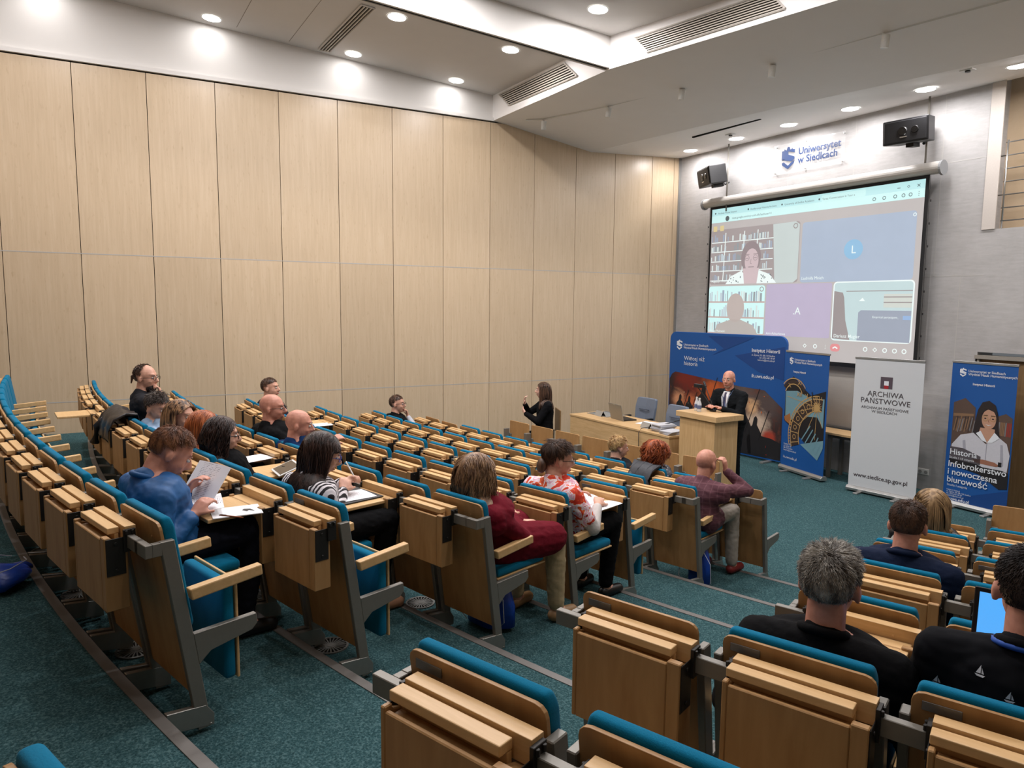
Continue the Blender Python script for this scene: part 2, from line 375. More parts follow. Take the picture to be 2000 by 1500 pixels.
# ---- lamps
ORD = ['first', 'second', 'third', 'fourth', 'fifth', 'sixth', 'seventh', 'eighth', 'ninth', 'tenth', 'eleventh', 'twelfth', 'thirteenth', 'fourteenth', 'fifteenth', 'sixteenth']
def lamp_meshes():
    b = new_bm(); n = 32
    for (r0, z0), (r1, z1) in (((.115, -.001), (.128, -.004)), ((.128, -.004), (.132, .0)), ((.112, .012), (.115, -.001))):
        loft(b, [[(r*math.cos(2*PI*k/n), r*math.sin(2*PI*k/n), z) for k in range(n)] for r, z in ((r0, z0), (r1, z1))], caps=False)
    rim = mesh_of(b, 'trim_ring', WHITE, smooth=True)
    b = new_bm(); cyl(b, (0, 0, -.002), .118, .012, 32); dif = mesh_of(b, 'diffuser', LAMPM)
    return rim, dif
RIM, DIF = lamp_meshes()
def downlight(x, y, z, tilt, label, group, power=1.0, spread=180):
    t = thing('downlight', label, 'ceiling light', (x, y, z), 0, group); t.rotation_euler = (tilt, 0, 0)
    link('trim_ring', RIM, t); link('diffuser', DIF, t)
    ld = bpy.data.lights.new('lamp', 'AREA'); ld.shape = 'DISK'; ld.size = .23; ld.energy = LAMP_W*power; ld.color = LAMP_COL; ld.spread = math.radians(120)
    ld.spread = math.radians(spread)
    lo = bpy.data.objects.new('lamp', ld); COL.objects.link(lo); lo.parent = t; lo.location = (0, 0, -.012)
TILT = -math.atan(.0753)
for k, x in enumerate((-9.958, -8.83, -7.73, -6.632, -5.524, -4.412)):
    downlight(x, 9.782-.045*k, soff(x, 9.782-.045*k)-.003, 0, '%s round downlight from the left in the row along the concrete wall' % ORD[k], 'downlights along the concrete wall', .62)
for k, x in enumerate((-3.3, -2.2)): downlight(x, 9.5, soff(x, 9.5)-.003, 0, 'round downlight right of the picture over the front wall', 'downlights along the concrete wall', .62)
for x, y, lb in ((-10.672, 5.291, 'downlight by the left wall nearest the front grille'), (-10.748, 3.613, 'downlight by the left wall beside the narrow grille'), (-10.866, 1.66, 'downlight by the left wall farthest from the stage'),
                 (-9.015, 5.322, 'downlight of the inner row nearest the front grille'), (-9.106, 3.653, 'downlight cut off by the ceiling beam edge'),
                 (-7.239, 5.502, 'single downlight right of the long ceiling beam')):
    downlight(x, y, zceil(y)-.004, TILT, 'round white '+lb, 'recessed downlights of the hall ceiling', (.09 if x < -10.5 else 1.30))
REARF = lambda y: 1.0 if y > 1.4 else (.6 if y > 0 else .28)
for x, y in ((-10.95, -.3), (-9.2, 1.7), (-9.3, -.3), (-7.3, 3.6), (-7.3, 1.7), (-5.4, 5.6), (-5.4, 3.6), (-5.3, 1.7), (-3.6, 5.8), (-3.5, 3.6), (-3.3, 1.5), (-1.6, 5.8), (-1.4, 3.4), (-1.2, 1.2), (-5.2, -.4), (-7.3, -.4), (-2.6, -.8), (-.2, -1.2), (-9.3, -2.3), (-5.2, -2.4)):  # unseen lamps outside the view, put in to light the hall
    downlight(x, y, zceil(y)-.004, TILT, 'round white downlight of the hall ceiling above the picture', 'recessed downlights of the hall ceiling', (.09 if x < -10.5 else 1.30*(REARF(y) if x > -8.5 else 1)*(.72 if x > -4 else 1)))

# ---- ventilation grilles
def grille(name, P, n, label, out, depth=.03):
    """P = four corners (a,b,c,d); bars run a->b, stacked a->d"""
    a, b, c, d = [Vector(p) for p in P]; out = Vector(out).normalized()
    t = thing(name, label, 'vent', a, 0, None); O = a
    bm = new_bm(); q = [p-O+out*.002 for p in (a, b, c, d)]; q2 = [p+out*.006 for p in q]; loft(bm, [q, q2]); obj('backing', bm, GAP, t)
    sl = new_bm()
    for k in range(n+1):
        u0 = (k-.22)/n if k else 0; u1 = (k+.22)/n if k < n else 1
        u0, u1 = max(0, u0), min(1, u1)
        r = [a.lerp(d, u0)-O, b.lerp(c, u0)-O, b.lerp(c, u1)-O, a.lerp(d, u1)-O]
        loft(sl, [[p+out*.004 for p in r], [p+out*.022 for p in r]])
    obj('slats', sl, plain('grille_metal', srgb(186, 178, 166), .5), t)
    fr = new_bm()
    for p, q in ((a, b), (b, c), (c, d), (d, a)):
        tube(fr, [p-O+out*.012, q-O+out*.012], .012, 4)
    obj('frame', fr, plain('grille_frame', srgb(206, 200, 192), .5), t)
zc = zceil
grille('linear_grille', [(-9.05, 3.16, zc(3.16)), (-10.92, 3.14, zc(3.14)), (-10.88, 3.30, zc(3.30)), (-9.04, 3.33, zc(3.33))], 4, 'narrow linear ventilation grille across the left ceiling bay', (0, 0, -1))
grille('linear_grille', [(-10.65, 6.089, 6.07), (-8.78, 6.09, 6.06), (-8.46, 6.09, 5.80), (-10.33, 6.088, 5.83)], 7, 'slatted ventilation grille in the ceiling step of the left bay', (0, -1, 0))
g3 = lambda x: 6.10+(x+7.72)*.2168-.004
grille('linear_grille', [(-7.34, g3(-7.34), 5.985), (-5.56, g3(-5.56), 5.995), (-5.38, g3(-5.38), 5.775), (-7.14, g3(-7.14), 5.765)], 8, 'slatted ventilation grille in the ceiling step right of the beam', (.21, -.98, 0))

# ---- track spots on the first soffit
tr = [(-10.35, 6.43, 5.649), (-10.1, 6.60, 5.626), (-8.82, 6.93, 5.598), (-7.53, 7.18, 5.588), (-6.21, 7.41, 5.583), (-4.885, 7.62, 5.579), (-3.6, 7.85, 5.575)]
t = thing('spotlight_track', 'thin white spotlight track running along the sloping soffit', 'lighting track', tr[0])
b = new_bm(); tube(b, [Vector(p)-Vector(tr[0])+Vector((0, 0, -.0)) for p in tr], .016, 4); obj('rail', b, WHITE, t)
for i, p in enumerate(tr[1:6]):
    s = thing('track_spotlight', '%s small white cylinder spotlight from the left on the soffit track' % ORD[i], 'spotlight', p, 0, 'track spotlights')
    b = new_bm(); cyl(b, (0, 0, -.035), .018, .03, 12); obj('adapter', b, WHITE, s)
    b = new_bm(); cyl(b, (0, 0, -.17), .042, .135, 20, M=Matrix.Translation((.03, 0, 0)) @ Matrix.Rotation(.12, 4, 'Y')); obj('spot_head', b, WHITE, s, smooth=False)
b = new_bm(); box(b, -9.0, -7.6, 8.87, 8.91, soff(-8.3, 8.89)-.012, soff(-8.3, 8.89)+.01); tag(obj('slot_diffuser', b, GAP), 'long dark slot diffuser in the soffit before the screen', 'vent')
for x, y, lb in ((-8.6, 9.35, 'left'), (-4.75, 9.1, 'right')):
    b = new_bm(); box(b, -.07, .07, -.05, .05, -.012, 0); t = thing('smoke_detector', 'small square ceiling detector on the soffit, the %s one' % lb, 'detector', (x, y, soff(x, y))); obj('base', b, WHITE, t)
    b = new_bm(); cyl(b, (0, 0, -.03), .03, .02, 14); obj('sensor', b, STEELD, t)

# ------------------------------------------------------------------ auditorium seats
HT = .9185
def lean(z): return -.13*z/.92
def rot_panel(bm, x0, x1, z0, z1, t, off, r=.03, lf=lean):
    """upright board following the lean, rounded top corners"""
    p = [(x0, z0), (x1, z0)]
    for cx, a in ((x1-r, 0), (x0+r, 90)):
        p += [(cx+r*math.cos(math.radians(a+q)), z1-r+r*math.sin(math.radians(a+q))) for q in (0, 30, 60, 90)]
    A = [bm.verts.new((x, lf(z)+off, z)) for x, z in p]; B = [bm.verts.new((x, lf(z)+off+t, z)) for x, z in p]
    bm.faces.new(A); bm.faces.new(B[::-1]); n = len(p)
    for i in range(n): bm.faces.new((A[i], A[(i+1) % n], B[(i+1) % n], B[i]))
SM = {}
SHL = {1: -.155, 2: .04, 3: -.155, 4: .075, 5: .065, 6: -.143, 7: -.175}; SHR = .035        # the folding desks sit off the seat centres
def seat_meshes():
    for s, k in ((-1, 'l'), (1, 'r')):
        b = new_bm(); x0, x1 = (s*.240, s*.214) if s < 0 else (.214, .240)
        prism(b, [(.02, .02), (lean(.85)+.022, .85), (lean(.85)-.034, .85), (-.036, .02)], x0, x1)
        prism(b, [(lean(.43)+.02, .44), (.23, .445), (.235, .40), (.21, .375), (.03, .345), (lean(.3)+.02, .30)], x0, x1)
        SM['leg_'+k] = mesh_of(b, 'leg', STEEL, bevel=.003, seg=1)
        b = new_bm(); prism(b, [(.030, .02), (.032, .07), (.0, .118), (-.158, .140), (-.158, .055)], x0-.001, x1+.001)
        for yy, zz in ((.015, .03), (-.13, .06)): cyl(b, (0, 0, 0), .006, .004, 8, M=Matrix.Translation((x1 if s > 0 else x0-.004, yy, zz)) @ Matrix.Rotation(PI/2, 4, 'Y'))
        SM['foot_'+k] = mesh_of(b, 'floor_bracket', plain('bracket_steel_lit', srgb(150, 148, 142), .35, .6), bevel=.002, seg=1)  # the leg grey, lightened to paint in reflected light on the brackets
        b = new_bm(); prism(b, [(-.045, .585), (-.055, .635), (.255, .66), (.258, .612)], s*.235-.021, s*.235+.021)
        SM['arm_'+k] = mesh_of(b, 'armrest', RAILW, bevel=.006)
    b = new_bm(); rot_panel(b, -.215, .215, .17, HT, .013, -.020)
    for x in (-.12, .12):
        for z in (.845,): cyl(b, (0, 0, 0), .005, .003, 8, M=Matrix.Translation((x, lean(z)-.020, z)) @ Matrix.Rotation(PI/2, 4, 'X'))
    SM['back'] = mesh_of(b, 'backrest', SEATW, bevel=.003, seg=2)
    b = new_bm()
    ring = lambda z, x, y0, y1: [(-x, lean(z)+y0, z), (x, lean(z)+y0, z), (x, lean(z)+y1, z), (-x, lean(z)+y1, z)]
    loft(b, [ring(.44, .19, .006, .03), ring(.47, .209, -.006, .045), ring(.90, .209, -.006, .045), ring(.934, .20, .0, .036)])
    SM['cush'] = mesh_of(b, 'back_cushion', TEAL, bevel=.012, seg=3, smooth=True)
    b = new_bm(); box(b, -.205, .205, .10, .152, .17, .60); SM['seat_up'] = mesh_of(b, 'seat', TEAL, bevel=.018, seg=3, smooth=True)
    b = new_bm(); box(b, -.207, .207, .153, .165, .165, .605); SM['sboard_up'] = mesh_of(b, 'seat_board', RAILW, bevel=.004)
    b = new_bm(); box(b, -.205, .205, .0, .42, .445, .497); SM['seat_dn'] = mesh_of(b, 'seat', TEAL, bevel=.018, seg=3, smooth=True)
    b = new_bm(); box(b, -.207, .207, -.005, .425, .434, .445); SM['sboard_dn'] = mesh_of(b, 'seat_board', RAILW, bevel=.003)
    W2 = .193
    b = new_bm(); box(b, -W2, W2, -.214, -.171, .820, .882)
    for x in (-.11, .11): cyl(b, (0, 0, 0), .005, .003, 8, M=Matrix.Translation((x, -.214, .85)) @ Matrix.Rotation(PI/2, 4, 'X'))
    SM['rail'] = mesh_of(b, 'desk_rail', RAILW, bevel=.004)
    b = new_bm(); box(b, -W2, W2-.045, -.264, -.220, .848, .874); box(b, -W2, W2-.045, -.238, -.222, .57, .848)
    SM['lid_up'] = mesh_of(b, 'desk_lid', RAILW, bevel=.003)
    b = new_bm(); box(b, -W2, W2-.02, -.56, -.218, .817, .837); SM['lid_dn'] = mesh_of(b, 'desk_lid', RAILW, bevel=.004)
    b = new_bm(); box(b, -.177, .148, -.292, -.277, .545, .838); box(b, -.177, .148, -.2765, -.215, .545, .56); box(b, -.177, .148, -.2765, -.2385, .812, .824)
    for xa, xb in ((-W2, -.1775), (.1485, W2)): prism(b, [(-.292, .545), (-.292, .848), (-.266, .848), (-.266, .835), (-.205, .815), (-.205, .545)], xa, xb)
    SM['dbox'] = mesh_of(b, 'desk_box', SEATW, bevel=.003, seg=1)
    for s_, k in ((-1, 'l'), (1, 'r')):
        b = new_bm(); box(b, s_*.1945-.0015, s_*.1945+.0015, -.286, -.215, .69, .842); box(b, s_*.199-.006, s_*.199+.006, -.222, -.176, .78, .872)
        for z in (.712, .82): cyl(b, (0, 0, 0), .007, .004, 8, M=Matrix.Translation((.196 if s_ > 0 else -.200, -.25, z)) @ Matrix.Rotation(PI/2, 4, 'Y'))
        for y in (-.212, -.188): cyl(b, (s_*.207, y, .852), .006, .016, 8)
        SM['hinge_'+k] = mesh_of(b, 'hinge_plate', STEELD, bevel=.0012, seg=1)
    b = new_bm(); box(b, .1965, .3165, -.210, -.182, .795, .848); SM['bar'] = mesh_of(b, 'cross_bar', STEEL, bevel=.002, seg=1)
    b = new_bm(); box(b, .130, .240, -.210, -.182, .795, .848); box(b, .214, .240, -.183, lean(.82)-.03, .795, .848); SM['stub_L'] = mesh_of(b, 'end_bar', STEEL, bevel=.002, seg=1)
    b = new_bm(); box(b, -.285, -.166, -.210, -.182, .795, .848); box(b, -.240, -.214, -.183, lean(.82)-.03, .795, .848); SM['stub_R'] = mesh_of(b, 'end_bar', STEEL, bevel=.002, seg=1)
    b = new_bm(); box(b, -.19, -.10, lean(.885)-.0235, lean(.885)-.0195, .872, .897); SM['plate'] = mesh_of(b, 'number_plate', plain('brushed_plate', srgb(120, 118, 116), .4, .6), bevel=.001, seg=1)
    # front barrier
    b = new_bm(); rot_panel(b, -.225, .225, .20, HT, .016, -.008, r=.02, lf=lambda z: 0); SM['fpanel'] = mesh_of(b, 'front_panel', SEATW, bevel=.003)
    for s, k in ((-1, 'l'), (1, 'r')):
        b = new_bm(); box(b, s*.238-.014, s*.238+.014, -.06, .012, 0, .60); box(b, s*.242-.017, s*.242+.017, -.095, -.012, .50, .80); box(b, s*.205-.03, s*.205+.03, -.018, -.010, .66, .73)
        SM['fleg_'+k] = mesh_of(b, 'leg', STEEL, bevel=.003, seg=1)
    b = new_bm(); loft(b, [[(x, -.115+.026*math.cos(2*PI*q/16), .655+.026*math.sin(2*PI*q/16)) for q in range(16)] for x in (-.21, .21)]); SM['froll'] = mesh_of(b, 'desk_rail', RAILW, bevel=0, smooth=False)
    b = new_bm(); box(b, -.21, .21, -.20, -.145, .30, .62); SM['fbox'] = mesh_of(b, 'desk_box', SEATW, bevel=.004)
seat_meshes()
ENDL = {1: 16.35, 2: 16.2, 3: 16.5, 4: 16.3, 5: 16.05, 6: 16.4, 7: 17.0, 8: 16.0}
ENDR = {0: 19.55, 1: 19.58, 2: 19.48, 3: 20.58, 4: 20.5, 5: 20.42, 6: 20.36, 7: 20.25, 8: 21.61}
PT = .512
def RT(k): return 21.109+DR*(7-k)
def sang(k, i, blk):
    R = RT(k)
    return math.radians(ENDL[k])-(.22+PT*i)/R if blk == 'L' else math.radians(ENDR[k])+(.22+PT*i)/R
def floor_z(k): return max(0, 7-k)*RISE
def seat_frame(k, i, blk):
    a = sang(k, i, blk); x, y = polar(RT(k)-.17, a); return a, Vector((x, y, floor_z(k)))
def row_name(k): return ['eighth', 'seventh', 'sixth', 'fifth', 'fourth', 'third', 'second', 'first'][k]
OCC = {}
def seat(k, i, blk, label, cushion=True, down=False, lid='up', plate=False, end=False):
    a, p = seat_frame(k, i, blk)
    t = thing('auditorium_seat', label, 'seat', p, a, 'auditorium seats of the %s block' % ('left' if blk == 'L' else 'right'))
    for q in 'lr':
        l = link('leg', SM['leg_'+q], t); link('floor_bracket', SM['foot_'+q], l)
    if cushion: link('armrest', SM['arm_r' if blk == 'L' else 'arm_l'], t)
    b = link('backrest', SM['back'], t)
    if plate: link('number_plate', SM['plate'], b)
    if cushion:
        link('back_cushion', SM['cush'], t)
        s = link('seat', SM['seat_dn' if down else 'seat_up'], t); link('seat_board', SM['sboard_dn' if down else 'sboard_up'], s)
    s_ = SHL[k] if blk == 'L' else SHR; D = Matrix.Translation((s_, 0, 0))
    link('desk_rail', SM['rail'], t, D); link('desk_lid', SM['lid_up' if lid == 'up' else 'lid_dn'], t, D); link('desk_box', SM['dbox'], t, D)
    if not (blk == 'L' and i == 0 and s_ > 0): link('cross_bar', SM['bar'], t, D)
    for q in 'lr': link('hinge_plate', SM['hinge_'+q], t, D)
    if end and not (blk == 'L' and s_ > 0): link('end_bar', SM['stub_'+blk], t)
    return t
COUNT = {1: 14, 2: 14, 3: 13, 4: 12, 5: 11, 6: 11, 7: 11}
DOWN = {('L', 1, 1), ('L', 2, 1), ('L', 3, 0), ('L', 4, 0), ('L', 2, 3), ('L', 2, 4), ('L', 2, 5), ('L', 2, 6), ('L', 2, 8), ('L', 3, 5), ('L', 3, 4), ('L', 4, 10), ('L', 6, 10), ('L', 7, 3), ('L', 7, 2), ('L', 6, 0),
        ('R', 2, 1), ('R', 4, 0), ('R', 6, 0), ('R', 2, 2)}
OPEN = {('L', 2, 1), ('L', 3, 1), ('L', 5, 0), ('L', 7, 0), ('L', 2, 9), ('L', 3, 3), ('L', 5, 9), ('R', 3, 0)}
NOCUSH = {('L', 7, 0), ('L', 7, 9), ('L', 7, 10), ('R', 2, 0), ('R', 7, 0)}
for k in range(1, 8):
    for i in range(COUNT[k]):
        key = ('L', k, i); st = 'occupied' if key in DOWN else 'empty'
        look = 'bare beech' if key in NOCUSH else ('beech and teal' if key not in OPEN else 'open-desk teal')
        if i == 0: lb = '%s %s aisle-end seat of the %s row from the stage, left block' % (st, look, row_name(k))
        elif i == COUNT[k]-1: lb = '%s %s seat of the %s row, left block, next to the left wall' % (st, look, row_name(k))
        else: lb = '%s %s seat, left block, %s row from the stage, %s from the aisle' % (st, look, row_name(k), ORD[i])
        seat(k, i, 'L', lb, key not in NOCUSH, key in DOWN, 'dn' if key in OPEN else 'up', (k, i) in ((2, 0), (2, 2), (5, 0)), i == 0)
for k in range(0, 8):
    for i in range({0: 1, 1: 2, 2: 3, 3: 3, 4: 3}.get(k, 3)):
        key = ('R', k, i); st = 'occupied' if key in DOWN else 'empty'
        look = 'bare beech' if key in NOCUSH else 'beech and teal'
        lb = '%s %s seat, right block, %s row from the stage, %s from the aisle' % (st, look, row_name(k), ORD[i])
        seat(k, i, 'R', lb, key not in NOCUSH, key in DOWN, 'dn' if key in OPEN else 'up', (k, i) in ((1, 0), (2, 0), (2, 1), (2, 2), (5, 1)), i == 0)
def barrier(k, i, blk, label):
    a = sang(8, i, blk); x, y = polar(NR(1)-DR-.05, a)
    t = thing('front_desk_panel', label, 'desk panel', (x, y, 0), a, 'panels in front of the first row')
    link('front_panel', SM['fpanel'], t); link('desk_rail', SM['froll'], t); link('desk_box', SM['fbox'], t)
    for q in 'lr': link('leg', SM['fleg_'+q], t)
for i in range(1, 8): barrier(8, i, 'L', 'beech panel before the first row, left block, %s from the lectern end' % ORD[i-1])
barrier(8, 0, 'R', 'beech panel standing before the first row of the right block')

# floor outlets under the seats
def outlet_mesh():
    b = new_bm(); n = 28; R = .10
    for r0, r1 in ((R-.012, R), (.0, .018)):
        ring = [[(r*math.cos(2*PI*k/n), r*math.sin(2*PI*k/n), z) for r, z in ((max(r0, .001), .0), (max(r0, .001), .006), (r1, .006), (r1, 0))] for k in range(n)]
        loft(b, ring+[ring[0]], caps=False)
    for k in range(24):
        M = Matrix.Rotation(2*PI*k/24, 4, 'Z'); box(b, .016, R-.008, -.0035, .0035, 0, .005, M=M @ Matrix.Shear('XY', 4, (0, 0)))
    return mesh_of(b, 'swirl_grille', plain('outlet_metal', srgb(128, 128, 124), .45, .5)), None
OUT, _ = outlet_mesh(); OUTC = {}
for k, rad, ang in ((1, 26.04, 14.3), (1, 26.07, 12.1), (1, 26.08, 9.84), (1, 26.06, 7.5), (2, 25.17, 15.25), (2, 25.19, 13.06), (2, 25.2, 10.8), (3, 24.26, 14.45), (3, 24.3, 12.1), (4, 23.5, 14.9)):
    x, y = polar(rad, math.radians(ang)); z = floor_z(k)
    t = thing('floor_air_outlet', 'round slotted floor air outlet under the %s row, %.0f degrees along the arc' % (row_name(k), ang), 'floor vent', (x, y, z+.001), 0, 'round floor air outlets')
    OUTC[k] = OUTC.get(k, -1)+1; t['label'] = '%s round slotted floor outlet from the aisle, under the %s row from the stage' % (ORD[OUTC[k]], row_name(k))
    link('swirl_grille', OUT, t); b = new_bm(); cyl(b, (0, 0, 0), .098, .001, 28); obj('backing', b, GAP, t)

# ------------------------------------------------------------------ stage: screen, speakers, signs
SCR_LIT = lambda n, c, s=.80: emis(n, c, s, (.12, .12, .12, 1))
def projection_screen():
    X0, X1, Z0, Z1, Y = -9.62, -5.62, 1.72, 4.40, FY-.20
    t = thing('projection_screen', 'large lit projection screen hanging from a silver roller case on the concrete wall', 'projection screen', (X0, Y, 0))
    Wd, Hh = X1-X0, Z1-Z0
    b = new_bm(); box(b, 0, Wd, 0, .004, Z0, Z1+.04); sh = obj('screen_fabric', b, plain('screen_black', srgb(16, 17, 20), .8), t)
    b = new_bm(); loft(b, [[(x, .02+.085*math.cos(2*PI*q/20), 4.50+.085*math.sin(2*PI*q/20)) for q in range(20)] for x in (-.16, Wd+.14)]); obj('roller_case', b, plain('case_silver', srgb(196, 192, 186), .45), t, smooth=False)
    for x in (-.18, Wd+.14):
        b = new_bm(); loft(b, [[(xx, .02+.10*math.cos(2*PI*q/20), 4.49+.10*math.sin(2*PI*q/20)) for q in range(20)] for xx in (x, x+.03)]); obj('end_cap', b, plain('end_cap_grey', srgb(150, 152, 154), .5), t)
    b = new_bm(); box(b, -.02, Wd+.02, -.012, .018, Z0-.035, Z0+.01); obj('weight_bar', b, BLACK, t)
    b = new_bm()
    for k in range(8):
        for x in (-.035, Wd+.035): cyl(b, (x, 0, Z1-.35-.31*k), .008, .03, 8)
    tube(b, [(-.03, 0, Z0), (-.012, 0, Z1)], .003, 4); tube(b, [(Wd+.03, 0, Z0), (Wd+.012, 0, Z1)], .003, 4); obj('tension_cord', b, BLACK, t)
    # the projected picture lies on the fabric
    mx, x1 = .05, Wd-.05; zb, zt = Z0+.03, Z1-.03
    PW, PH = x1-mx, zt-zb
    M = Matrix.Translation((mx, 0, zb)); cv = Canvas(sh, -.002, M)
    grey = SCR_LIT('screen_grey', srgb(186, 179, 177)); cyan = SCR_LIT('screen_cyan', srgb(190, 238, 240)); cy2 = SCR_LIT('screen_pale', srgb(208, 250, 248)); tile = SCR_LIT('tile_blue', srgb(165, 181, 203)); pur = SCR_LIT('tile_purple', srgb(184, 172, 200))
    wht = SCR_LIT('screen_white', srgb(240, 252, 250)); dk = SCR_LIT('screen_dark', srgb(70, 100, 110), .4); blu = SCR_LIT('avatar_blue', srgb(132, 186, 222)); red = SCR_LIT('call_red', srgb(226, 136, 138)); yel = SCR_LIT('icon_yellow', srgb(220, 200, 140))
    shelf = SCR_LIT('shelf_brown', srgb(158, 146, 146)); shelf2 = SCR_LIT('shelf_rose', srgb(192, 164, 158)); bk = [SCR_LIT('book_a', srgb(190, 206, 214)), SCR_LIT('book_b', srgb(140, 150, 156)), SCR_LIT('book_c', srgb(214, 226, 224)), SCR_LIT('book_d', srgb(150, 164, 184))]
    skin = SCR_LIT('face_pale', srgb(206, 184, 188)); hair = SCR_LIT('screen_hair', srgb(140, 124, 128)); sil = SCR_LIT('silhouette_grey', srgb(146, 136, 136))
    u = lambda x: x*PW; v = lambda z: (1-z)*PH       # picture fractions, z down
    cv.rect(0, 0, PW, PH, grey, 'projected_page', 0)
    cv.rect(0, v(.047), PW, PH, cyan, 'browser_bar', 1); cv.rect(0, v(.095), PW, v(.047), cy2, 'browser_bar', 1)
    cv.rrect(u(.585), v(.047), u(.775), v(.010), .02, cy2, 'browser_bar', 2)
    cv.ell(u(.095), v(.073), .045, .045, dk, 'icon_pattern', 2)
    for x in (.022, .215, .395, .575): cv.ell(u(x), v(.030), .016, .016, dk, 'icon_pattern', 2, n=10)
    for x in (.811, .85, .892, .923, .949): cv.ring(u(x), v(.072), .018, .027, dk, 'icon_pattern', 2, n=12)
    for z in (.062, .072, .082): cv.ell(u(.979), v(z), .006, .006, dk, 'icon_pattern', 2, n=8)
    cv.line([(u(.898), v(.03)), (u(.91), v(.03))], .008, dk, 'icon_pattern', 2); cv.ring(u(.94), v(.028), .014, .022, dk, 'icon_pattern', 2, n=4)
    cv.line([(u(.972), v(.022)), (u(.982), v(.036))], .008, dk, 'icon_pattern', 2); cv.line([(u(.982), v(.022)), (u(.972), v(.036))], .008, dk, 'icon_pattern', 2)
    for x in (.025, .066): cv.rrect(u(x)-.045, v(.155), u(x)+.045, v(.118), .012, yel, 'icon_pattern', 4)
    # tile 1: woman before bookshelves
    def books(x0, x1, z0, z1, rows, lay, seed, q=1.):
        rr = random.Random(seed)
        for r in range(rows):
            za, zb2 = z0+(z1-z0)*r/rows, z0+(z1-z0)*(r+1)/rows; x = x0
            while x < x1-.012:
                w = rr.uniform(.005, .012); h = rr.uniform(.5, .9)
                if rr.random() < q: cv.rect(u(x), v(zb2-.008), u(min(x+w, x1)), v(zb2-.008-(zb2-za-.012)*h), rr.choice(bk), 'book_pattern', lay+1)
                x += w+rr.uniform(0, .007)
            cv.rect(u(x0), v(zb2), u(x1), v(zb2-.006), wht, 'shelf_boards', lay+1)
    cv.rrect(u(.0), v(.522), u(.492), v(.145), .05, shelf, 'video_tile', 1); books(.005, .36, .17, .50, 5, 1, 3, .72)
    for x in (.09, .20, .275): cv.line([(u(x), v(.17)), (u(x-.008), v(.50))], .018, wht, 'shelf_boards', 2)
    cv.poly([(u(.375), v(.522)), (u(.470), v(.522)), (u(.490), v(.50)), (u(.490), v(.165)), (u(.47), v(.145)), (u(.355), v(.147))], SCR_LIT('tile_wall', srgb(196, 208, 206)), 'video_tile', 3)
    cv.ell(u(.242), v(.350), .215, .285, hair, 'portrait', 4); cv.ell(u(.247), v(.372), .150, .215, skin, 'portrait', 5)
    cv.poly([(u(.10), v(.522)), (u(.13), v(.47)), (u(.19), v(.435)), (u(.245), v(.50)), (u(.29), v(.435)), (u(.35), v(.465)), (u(.385), v(.522))], wht, 'portrait', 5)
    cv.poly([(u(.21), v(.522)), (u(.20), v(.42)), (u(.29), v(.42)), (u(.28), v(.522))], skin, 'portrait', 6)
    for x in (.222, .268): cv.ring(u(x), v(.352), .042, .050, hair, 'portrait', 7, n=16); cv.line([(u(x-.012), v(.328)), (u(x+.012), v(.328))], .010, hair, 'portrait', 7); cv.line([(u(x-.008), v(.353)), (u(x+.008), v(.353))], .010, hair, 'portrait', 7)
    cv.line([(u(.245), v(.36)), (u(.241), v(.388)), (u(.248), v(.39))], .008, hair, 'portrait', 7); cv.line([(u(.230), v(.412)), (u(.262), v(.412))], .014, hair, 'portrait', 7)
    rr = random.Random(5)
    for k in range(26): cv.ell(u(rr.choice((rr.uniform(.125, .19), rr.uniform(.30, .365)))), v(rr.uniform(.465, .515)), .010, .010, dk, 'portrait', 7, n=8)
    cv.rrect(u(.503), v(.525), u(.978), v(.158), .05, tile, 'video_tile', 1); cv.ell(u(.738), v(.342), .155, .150, blu, 'avatar_disc', 2)
    cv.rrect(u(.0), v(.862), u(.328), v(.535), .05, cy2, 'video_tile', 1); books(.005, .32, .545, .86, 3, 1, 9, .8)
    for z in (.64, .745, .855): cv.rect(u(.0), v(z+.010), u(.328), v(z), shelf2, 'shelf_boards', 3)
    cv.ell(u(.165), v(.685), .20, .26, SCR_LIT('head_rose', srgb(186, 172, 166)), 'portrait', 4); cv.poly([(u(.04), v(.862)), (u(.06), v(.80)), (u(.14), v(.765)), (u(.20), v(.765)), (u(.27), v(.80)), (u(.30), v(.862))], SCR_LIT('coat_grey', srgb(182, 174, 168)), 'portrait', 4)
    cv.rrect(u(.335), v(.862), u(.655), v(.530), .03, pur, 'video_tile', 1)
    cv.rrect(u(.662), v(.872), u(.988), v(.525), .06, wht, 'video_tile', 1); cv.rrect(u(.667), v(.866), u(.983), v(.532), .05, SCR_LIT('tile_pale', srgb(192, 216, 218)), 'video_tile', 2)
    cv.poly([(u(.668), v(.86)), (u(.667), v(.58)), (u(.705), v(.59)), (u(.712), v(.62)), (u(.722), v(.75)), (u(.745), v(.866))], sil, 'portrait', 3)
    cv.poly([(u(.775), v(.866)), (u(.775), v(.705)), (u(.785), v(.692)), (u(.982), v(.692)), (u(.982), v(.866))], SCR_LIT('inset_blue', srgb(148, 158, 176)), 'video_tile', 3)
    cv.rect(u(.952), v(.742), u(.982), v(.72), SCR_LIT('inset_button', srgb(140, 176, 220)), 'video_tile', 4); cv.rect(u(.875), v(.675), u(.982), v(.60), SCR_LIT('shelf_pale', srgb(206, 212, 204)), 'video_tile', 3)
    for z in (.62, .65): cv.rect(u(.875), v(z), u(.982), v(z-.006), sil, 'video_tile', 4)
    cv.rect(u(.72), v(.585), u(.982), v(.580), sil, 'video_tile', 3); cv.poly([(u(.775), v(.64)), (u(.79), v(.62)), (u(.80), v(.64))], wht, 'video_tile', 4)
